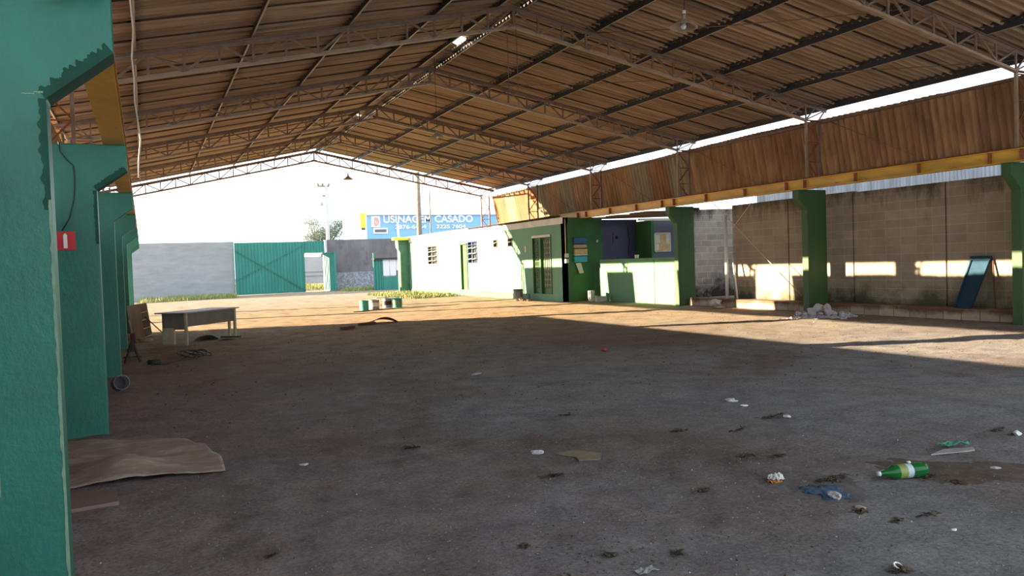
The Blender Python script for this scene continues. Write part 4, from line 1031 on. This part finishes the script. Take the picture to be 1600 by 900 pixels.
for j in range(n2+1):
    for i in range(n1+1):
        s_, t_ = i/n1, j/n2; vs.append((-.40+.8*s_, -.2+.4*t_, .16*math.sin(math.pi*s_)**.8*(1-.5*t_)+.01))
m.add(vs, [(j*(n1+1)+i, j*(n1+1)+i+1, (j+1)*(n1+1)+i+1, (j+1)*(n1+1)+i) for j in range(n2) for i in range(n1)], 0, True)
o = m.build('bent_board', M_dkwood); sm = o.modifiers.new('solid', 'SOLIDIFY'); sm.thickness = .012; o.location = (6.1, 21.7, gh(6.1, 21.7)); tag(o, 'curled brown board arched on the ground at the shadow edge', 'board')

# ------------------------------------------------------------------ items by the office
e = empty('metal_bucket', (13.42, 27.95, gh(13.4, 27.9)), 'grey metal bucket standing by the office wall left of the double door', 'bucket')
m = MB(); m.lathe([(0, 0), (.16, 0), (.20, .46), (.19, .46), (.15, .02), (0, .02)], 22); m.build('bucket_body', mat('dull bucket metal', (.16, .15, .14), .5, .3, 6), e)
m = MB(); m.tube([(.2*math.cos(t), .02, .44+.0-.12*math.sin(t)*-1*-1) for t in [math.pi*i/10 for i in range(11)]], .007, 6); m.build('handle', M_black, e)
def rock(name, loc, s_, mt, seed, label, cat='stone', group=None, flat=.6):
    import bmesh
    bm = bmesh.new(); bmesh.ops.create_icosphere(bm, subdivisions=2, radius=1)
    for v in bm.verts:
        n_ = noise.noise(v.co*1.1+Vector((seed*3.1, seed, 0)))*.55+noise.noise(v.co*2.7+Vector((seed, 0, seed)))*.22
        v.co *= (1+n_); v.co.z *= flat
    mn = min(v.co.z for v in bm.verts)
    for v in bm.verts: v.co = Vector((v.co.x*s_[0], v.co.y*s_[1], (v.co.z-mn)*s_[2]))
    me = bpy.data.meshes.new(name); bm.to_mesh(me); bm.free(); me.materials.append(mt)
    o = bpy.data.objects.new(name, me); COL.objects.link(o); o.location = loc; o.rotation_euler = (0, 0, seed)
    tag(o, label, cat, group); return o
rock('stone', (13.35, 27.5, gh(13.3, 27.5)), (.12, .12, .12), M_rockb, 2, 'brown stone on the ground right of the metal bucket')
rock('stone', (13.5, 27.2, gh(13.5, 27.2)), (.10, .09, .08), M_rockb, 5, 'smaller brown stone nearer the double door than the first')
def hollow_block(loc, rz, label, tilt=0):
    m = MB(); L, Wd, H = .39, .14, .19
    for a, b in (((0, 0, 0), (L, .03, H)), ((0, Wd-.03, 0), (L, Wd, H)), ((0, .03, 0), (.03, Wd-.03, H)), ((L-.03, .03, 0), (L, Wd-.03, H)), ((L/2-.015, .03, 0), (L/2+.015, Wd-.03, H))): m.box(a, b)
    o = m.build('concrete_block', M_rock); o.location = loc; o.rotation_euler = (0, tilt, rz); return tag(o, label, 'block')
hollow_block((14.45, 24.1, gh(14.45, 24.1)+.395), 0.2, 'hollow concrete block standing on end by the dark green wall', math.pi/2)
hollow_block((14.5, 23.75, gh(14.5, 23.7)), -.1, 'hollow concrete block lying flat in front of the upright one')
hollow_block((14.72, 24.45, gh(14.7, 24.4)+.0), .5, 'hollow concrete block beside the end of the counter wall')
rock('stone', (15.0, 18.0, gh(15, 18)), (.17, .17, .19), M_rock, 9, 'pale round stone in front of the kerb by the corner pipe')
rock('stone', (14.75, 17.6, gh(14.7, 17.6)), (.18, .15, .05), M_rockb, 11, 'low brown stone in front of the pale round stone')
rng = random.Random(12)
places = ['at the left end', 'second from the left', 'near the column corner', 'in the middle front', 'in the middle back', 'right of the middle', 'near the right end', 'at the right end', 'topmost on the left', 'topmost on the right', 'low in front on the left', 'low in front on the right']
for i in range(12):
    x = 14.0+.09*i if i < 8 else 14.3+.12*(i-8); y = 13.85-.13*i if i < 8 else 13.5-.12*(i-8)
    z = gh(x, y)+(0.0 if i < 8 or i > 9 else .08)
    big = i in (2, 4, 8, 9)
    s_ = .095 if big else .07
    rock('rubble_stone', (x, y+rng.uniform(-.05, .05), z), (s_*1.1, s_, s_*(1.8 if big else 1.3)), M_rock, i+1, 'broken rubble lump in the heap at the green column, %s' % places[i], 'rubble', 'rubble heap at the column')
m = MB(); vs = []; fs = []
import itertools
rngc = random.Random(31)
def crumbs(n, fx, fy, smin, smax, mt, label, zoff=0):
    vs = []; fs = []
    for i in range(n):
        x, y = fx(), fy(); s_ = rngc.uniform(smin, smax); z = gh(x, y)
        k = len(vs); a = rngc.uniform(0, 6.28); ca, sa = math.cos(a), math.sin(a)
        for dx, dy, dz_ in ((1, 0, 0), (0, .8, 0), (-.9, 0, 0), (0, -.7, 0), (.1, .1, .7), (0, 0, -.5)):
            q = rngc.uniform(.7, 1.2); dx *= q; dy *= q
            vs.append((x+(dx*ca-dy*sa)*s_, y+(dx*sa+dy*ca)*s_, z+dz_*s_+.002))
        for t in ((0, 1, 4), (1, 2, 4), (2, 3, 4), (3, 0, 4), (1, 0, 5), (2, 1, 5), (3, 2, 5), (0, 3, 5)): fs.append(tuple(k+q for q in t))
    m = MB(); m.add(vs, fs); tag(m.build('gravel', mt, origin=(0, 0, 0)), label, 'gravel', kind='stuff')
crumbs(4200, lambda: rngc.uniform(-.3, 6.5), lambda: 2.0+7*rngc.random()**1.3, .003, .010, M_clod, 'dusty dirt crumbs scattered over the near floor')
crumbs(260, lambda: rngc.uniform(-.3, 7), lambda: rngc.uniform(2.2, 12), .004, .009, M_rock, 'tiny pale chips scattered over the near floor')
crumbs(1300, lambda: rngc.uniform(0, 14), lambda: rngc.uniform(7, 22), .006, .020, M_leaf, 'clods and leaf bits scattered over the far floor')
crumbs(420, lambda: rngc.gauss(14.25, .33), lambda: rngc.gauss(13.3, .25), .02, .06, M_rock, 'fine pale rubble crumbs around the heap at the green column')
crumbs(420, lambda: rngc.gauss(2.1, .6), lambda: rngc.gauss(3.5, .55), .004, .011, M_leaf, 'darker clods in the near centre of the floor')

# leaf litter clumps: each a little heap of curled flakes
def litter(x, y, sx, sy, n, label, mt=None, seed=0):
    m = MB(); rg = random.Random(seed+50); vs = []; fs = []
    for i in range(n):
        px, py = rg.gauss(0, sx*.45), rg.gauss(0, sy*.45); a = rg.uniform(0, 6.28); L = rg.uniform(.012, .035); ww = L*rg.uniform(.25, .6)
        z = gh(x+px, y+py)-gh(x, y)+rg.uniform(.001, .012); t1 = rg.uniform(-.01, .015)
        ca, sa = math.cos(a), math.sin(a); k = len(vs)
        for dx, dy, dz_ in ((-L, 0, 0), (0, ww, .008), (L, 0, t1+.004), (0, -ww, .004)):
            vs.append((px+dx*ca-dy*sa, py+dx*sa+dy*ca, z+dz_))
        fs.append((k, k+1, k+2, k+3))
    m.add(vs, fs); o = m.build('leaf_litter', mt or M_leaf); o.location = (x, y, gh(x, y)); tag(o, label, 'debris')
from math import pi
def ground_at(a, b):
    d_ = f+r2*(a-800)/FPX-u2*(b-450)/FPX; z = 0
    for _ in range(8): t = (z-1.5)/d_.z; p = Vector((0, 0, 1.5))+d_*t; z = gh(p.x, p.y)
    return p
L = [((642, 701), .10, .06, 45, 'dark leaf clump on the near dirt left of centre'),
     ((862, 745), .10, .05, 45, 'dark twiggy clump on the dirt below the white stone'),
     ((885, 650), .08, .04, 22, 'thin dark litter patch in the middle of the shaded floor'),
     ((1060, 674), .12, .04, 34, 'brown litter streak right of the floor centre'),
     ((1155, 672), .10, .02, 24, 'narrow dark litter streak left of the white paper scraps'),
     ((1207, 652), .16, .05, 40, 'leaf litter strip below the white paper scraps'),
     ((1165, 714), .08, .04, 26, 'dark litter left of the low dirt mound'), ((1216, 714), .08, .04, 26, 'dark litter right of the low dirt mound'),
     ((1300, 752), .18, .06, 70, 'mixed leaf litter behind the blue stain'), ((1345, 800), .06, .04, 22, 'small leaf clump in front of the blue stain'),
     ((1100, 768), .06, .03, 20, 'brown litter tuft left of the cream wrapper'), ((1495, 755), .07, .05, 30, 'pale straw clump right of the green bottle'),
     ((1455, 745), .10, .05, 40, 'brown straw behind the base of the green bottle'), ((1402, 815), .05, .02, 14, 'tiny dark clump below the green bottle'),
     ((1450, 805), .12, .02, 18, 'dark twig litter streak at lower right'), ((1560, 672), .10, .04, 26, 'dark litter patch near the right edge'),
     ((1585, 680), .06, .03, 18, 'litter beside the white scrap at the right edge'), ((1058, 866), .05, .03, 24, 'small brown clump at the bottom centre right'),
     ((953, 868), .05, .03, 20, 'small dark clump at the bottom centre'), ((820, 855), .05, .03, 18, 'dark clump at the bottom, left of centre'),
     ((1405, 893), .06, .03, 30, 'straw clump under the white ring at the bottom edge'), ((424, 871), .035, .025, 22, 'small brown clump at the bottom left of the floor')]
for i, (p_, sx, sy, n_, l) in enumerate(L):
    q = ground_at(*p_); litter(q.x, q.y, sx, sy, n_, l, seed=i)
def pebble(p_, s_, mt, label, seed, flat=.5, name='stone', cat='stone'):
    q = ground_at(*p_); rock(name, (q.x, q.y, gh(q.x, q.y)-.003), s_, mt, seed, label, cat, None, flat)
pebble((839, 709), (.055, .03, .035), M_rock, 'white stone left of the flattened cardboard', 3)
pebble((475, 727), (.04, .025, .02), M_rock, 'flat white stone on the dirt at left', 6)
pebble((1304, 779), (.045, .03, .05), M_rock, 'white broken chip on the blue stain', 8)
pebble((1141, 628), (.07, .04, .04), M_rock, 'pale stone behind the paper scraps', 12)
pebble((745, 585), (.09, .05, .03), M_rock, 'whitish flat stone in the middle distance', 13)
pebble((1420, 724), (.014, .014, .02), M_white, 'tiny white chip just behind the bottle', 14)
pebble((1556, 733), (.04, .02, .02), M_rock, 'white flat chip on the dark stain at right', 15)
pebble((1590, 680), (.04, .03, .04), M_white, 'white crumpled scrap at the right edge', 16, name='paper_scrap', cat='scrap')
pebble((1230, 650), (.05, .03, .03), M_white, 'larger of the white paper scraps right of centre', 17, name='paper_scrap', cat='scrap')
pebble((1163, 635), (.04, .02, .02), M_white, 'smaller of the white paper scraps right of centre', 18, name='paper_scrap', cat='scrap')
pebble((1491, 828), (.025, .012, .01), M_white, 'small white chip near the lower right corner', 19)
pebble((1343, 795), (.05, .04, .02), M_rockb, 'brown stone in front of the blue stain', 20)
pebble((945, 549), (.05, .05, .07), plain('reddish stone', (.30, .06, .05), .7), 'small reddish lump far out on the floor', 22)
pebble((680, 559), (.25, .05, .01), M_ply, 'pale lit sliver of board in the middle distance', 23, .2)
# orange and cream wrapper
q = ground_at(1211, 753); e = empty('food_wrapper', (q.x, q.y, gh(q.x, q.y)), 'crumpled cream and orange wrapper left of the blue stain', 'wrapper')
def crumple(name, mt, parent, sx, sy, sz, seed, off=(0, 0, 0)):
    m = MB(); n_ = 9; vs = []
    for j in range(n_+1):
        for i in range(n_+1):
            x, y = (i/n_-.5)*2, (j/n_-.5)*2
            z = abs(noise.noise(Vector((x*1.6, y*1.6, seed))))*1.4+.25*(1-max(abs(x), abs(y)))+.05
            vs.append((off[0]+x*sx, off[1]+y*sy, off[2]+z*sz))
    n1_ = n_+1; m.add(vs, [(j*n1_+i, j*n1_+i+1, (j+1)*n1_+i+1, (j+1)*n1_+i) for j in range(n_) for i in range(n_)])
    o = m.build(name, mt, parent); sl = o.modifiers.new('solid', 'SOLIDIFY'); sl.thickness = .003; return o
crumple('cream_side', M_coping, e, .05, .035, .05, 2, (.02, .01, .012)); crumple('orange_side', plain('orange print', (.42, .16, .03), .6), e, .045, .03, .03, 5, (-.01, -.012, 0))
# flattened cardboard
q = ground_at(905, 713); m = MB(); vs = []
for (a, b) in ((868, 712), (895, 703), (940, 709), (938, 719), (905, 722), (900, 716)):
    p_ = ground_at(a, b); vs.append((p_.x-q.x, p_.y-q.y))
m.prism(vs, 'Z', 0, .008); o = fixn(m.build('flat_cardboard', mat('muddy cardboard', (.21, .17, .11), .9, .2, 12))); o.location = (q.x, q.y, gh(q.x, q.y)+.004); tag(o, 'muddy flattened cardboard pieces right of the white stone', 'cardboard')
# sand coloured flat sheet and crushed green bottle
q = ground_at(1500, 706); m = MB(); vs = [tuple((ground_at(*c_)-q).xy) for c_ in ((1455, 712), (1475, 704), (1520, 699), (1523, 704), (1508, 708))]
m.prism(vs, 'Z', 0, .012); o = fixn(m.build('flat_cardboard', mat('dusty card', (.27, .26, .245), .9, .15, 12))); o.location = (q.x, q.y, gh(q.x, q.y)+.004); tag(o, 'dusty flat card under the crushed green plastic', 'cardboard')
q = ground_at(1490, 699); e = empty('crushed_bottle', (q.x, q.y, gh(q.x, q.y)+.012), 'flattened dark green plastic bottle on the dusty card', 'bottle', rz=-.42)
crumple('crushed_plastic', plain('dull green plastic', (.05, .22, .14), .3), e, .115, .035, .03, 9)
# blue stain: crumpled blue rag pressed in the dirt
q = ground_at(1290, 768); m = MB(); n_ = 26; vs = []; fs = []
for j in range(n_+1):
    for i in range(n_+1):
        x, y = (i/n_-.5)*2, (j/n_-.5)*2; X_, Y_ = q.x+x*.17, q.y+y*.20
        vs.append((x*.17, y*.20, gh(X_, Y_)-gh(q.x, q.y)+.004+.018*abs(noise.noise(Vector((x*4, y*4, 7))))))
for j in range(n_):
    for i in range(n_):
        x, y = ((i+.5)/n_-.5)*2, ((j+.5)/n_-.5)*2
        if math.hypot(x, y) < .78+.4*noise.noise(Vector((x*2.5, y*2.5, 2))) : k = j*(n_+1)+i; fs.append((k, k+1, k+n_+2, k+n_+1))
m.add(vs, fs, 0, True); o = m.build('blue_rag', mat('muddy blue cloth', (.012, .085, .17), .7, .3, 14, (.12, .12, .12), (.48, .58))); o.location = (q.x, q.y, gh(q.x, q.y)); sl = o.modifiers.new('solid', 'SOLIDIFY'); sl.thickness = .003
tag(o, 'muddy blue rag pressed into the dirt left of the green bottle', 'rag')
# dark damp patches
def patch(corner_px, mt, label, z=.003, seed=1):
    pts = [ground_at(*c_) for c_ in corner_px]; cx = sum(p_.x for p_ in pts)/len(pts); cy = sum(p_.y for p_ in pts)/len(pts)
    m = MB(); R_ = []
    K = 40; rings = 6
    per = []
    for k in range(K):
        t = k/K*len(pts); i = int(t); fr = t-i; p_ = pts[i].lerp(pts[(i+1) % len(pts)], fr)
        q_ = 1+.18*noise.noise(Vector((k*.7, seed, 0))); per.append(((p_.x-cx)*q_, (p_.y-cy)*q_))
    vs = [(0, 0, gh(cx, cy)-gh(cx, cy)+z)]
    for rg_ in range(1, rings+1):
        for x, y in per: X_, Y_ = cx+x*rg_/rings, cy+y*rg_/rings; vs.append((X_-cx, Y_-cy, gh(X_, Y_)-gh(cx, cy)+z*(1-(rg_/rings)**4)))
    fs = [(0, 1+k, 1+(k+1) % K) for k in range(K)]
    for rg_ in range(rings-1):
        for k in range(K): a = 1+rg_*K; fs.append((a+k, a+K+k, a+K+(k+1) % K, a+(k+1) % K))
    m.add(vs, fs, 0, True); o = m.build('damp_patch', mt); o.location = (cx, cy, gh(cx, cy)); tag(o, label, 'stain', kind='stuff')
def soft_patch(m):
    nt = m.node_tree; b = nt.nodes['Principled BSDF']
    tc = nt.nodes.new('ShaderNodeTexCoord'); mp = nt.nodes.new('ShaderNodeMapping'); mp.inputs['Location'].default_value = (-1, -1, 0); mp.inputs['Scale'].default_value = (2, 2, 0)
    nt.links.new(tc.outputs['Generated'], mp.inputs[0])
    ln = nt.nodes.new('ShaderNodeVectorMath'); ln.operation = 'LENGTH'; nt.links.new(mp.outputs[0], ln.inputs[0])
    ad = nt.nodes.new('ShaderNodeMath'); ad.operation = 'ADD'; nt.links.new(ln.outputs['Value'], ad.inputs[0])
    nt.links.new(noise_n(nt, mapped(nt), 7, 6, .7), ad.inputs[1])
    nt.links.new(ramp(nt, ad.outputs[0], [(1.05, (1, 1, 1)), (1.42, (0, 0, 0))]), b.inputs['Alpha'])
    return m
M_damp = mat('damp dark dirt', (.085, .06, .045), .8, .35, 9, (.16, .13, .11), (.55, .7), bmp=.6, bscale=60); soft_patch(M_damp)
M_damp2 = soft_patch(mat('damp grey dirt', (.11, .10, .095), .85, .3, 9, bmp=.6, bscale=60))
patch([(1352, 724), (1400, 716), (1480, 722), (1590, 724), (1680, 730), (1680, 754), (1590, 754), (1460, 756), (1420, 748)], M_damp, 'dark damp patch of dirt behind the green bottle', .006)
patch([(1225, 752), (1262, 742), (1330, 742), (1352, 768), (1350, 785), (1300, 790), (1240, 775)], M_damp2, 'grey damp patch of dirt around the blue rag', .0035, 4)

# ------------------------------------------------------------------ green soda bottle
a_ = ground_at(1374, 752); b_ = ground_at(1446, 746)
dv = Vector((b_.x-a_.x, b_.y-a_.y, 0)); Lb = dv.length; ang = math.atan2(dv.y, dv.x); sc = .33/.33
e = empty('soda_bottle', (a_.x, a_.y, gh(a_.x, a_.y)+.052), 'green plastic soda bottle with yellow and white label lying on the dirt', 'bottle', rz=ang)
Mb = Matrix.Rotation(math.pi/2, 4, 'Y')
rb = .050; LL = Lb
prof = [(.013, .0), (.014, .02), (.016, .03), (.026, .055), (.038, .085), (rb, .115), (rb*.975, .13), (rb*.97, .165), (rb*.97, .24), (rb, .255), (rb, LL-.03), (rb*.9, LL-.008), (rb*.6, LL), (0, LL-.012)]
m = MB(); m.lathe(prof, 30, Mb); bo = m.build('bottle_body', M_bottle, e)
m = MB(); m.lathe([(rb*.985, .14), (rb*.99, .20)], 30, Mb); m.build('yellow_label', plain('yellow green label', (.20, .26, .06), .5), e)
m = MB(); m.lathe([(rb*.99, .20), (rb*.985, .245)], 30, Mb); wl = m.build('white_label', plain('white label', (.42, .50, .54), .5), e)
m = MB()
for i, (zz, aa, l_) in enumerate(((.21, -1.35, .012), (.222, -1.2, .010), (.214, -1.05, .012), (.228, -1.45, .008))):
    p0 = Mb @ Vector((rb*1.01*math.cos(aa+1.57+pi/2), rb*1.01*math.sin(aa+1.57+pi/2), zz)); m.lathe([(0, 0), (.004, .001), (0, .004)], 6, Matrix.Translation(p0))
m.build('label_print', M_bluebright, wl)
m = MB(); m.lathe([(0, -.014), (.016, -.014), (.017, .006), (.014, .008)], 20, Mb); m.build('bottle_cap', M_plastic, e)
# white ring at the bottom edge
q = ground_at(1403, 888); m = MB(); m.tube([(.02*math.cos(t*pi/8), .02*math.sin(t*pi/8), 0) for t in range(17)], .005, 6); o = m.build('plastic_ring', M_white); o.location = (q.x, q.y, gh(q.x, q.y)+.014); o.rotation_euler = (.5, 0, 0)
tag(o, 'small white plastic ring at the bottom edge of the floor', 'ring')
q = ground_at(1010, 893); crumple('torn_paper', mat('grey torn paper', (.25, .25, .24), .9), None, .06, .03, .02, 3); o = bpy.data.objects['torn_paper']; o.location = (q.x, q.y, gh(q.x, q.y)); tag(o, 'torn grey paper at the bottom edge of the floor', 'paper')
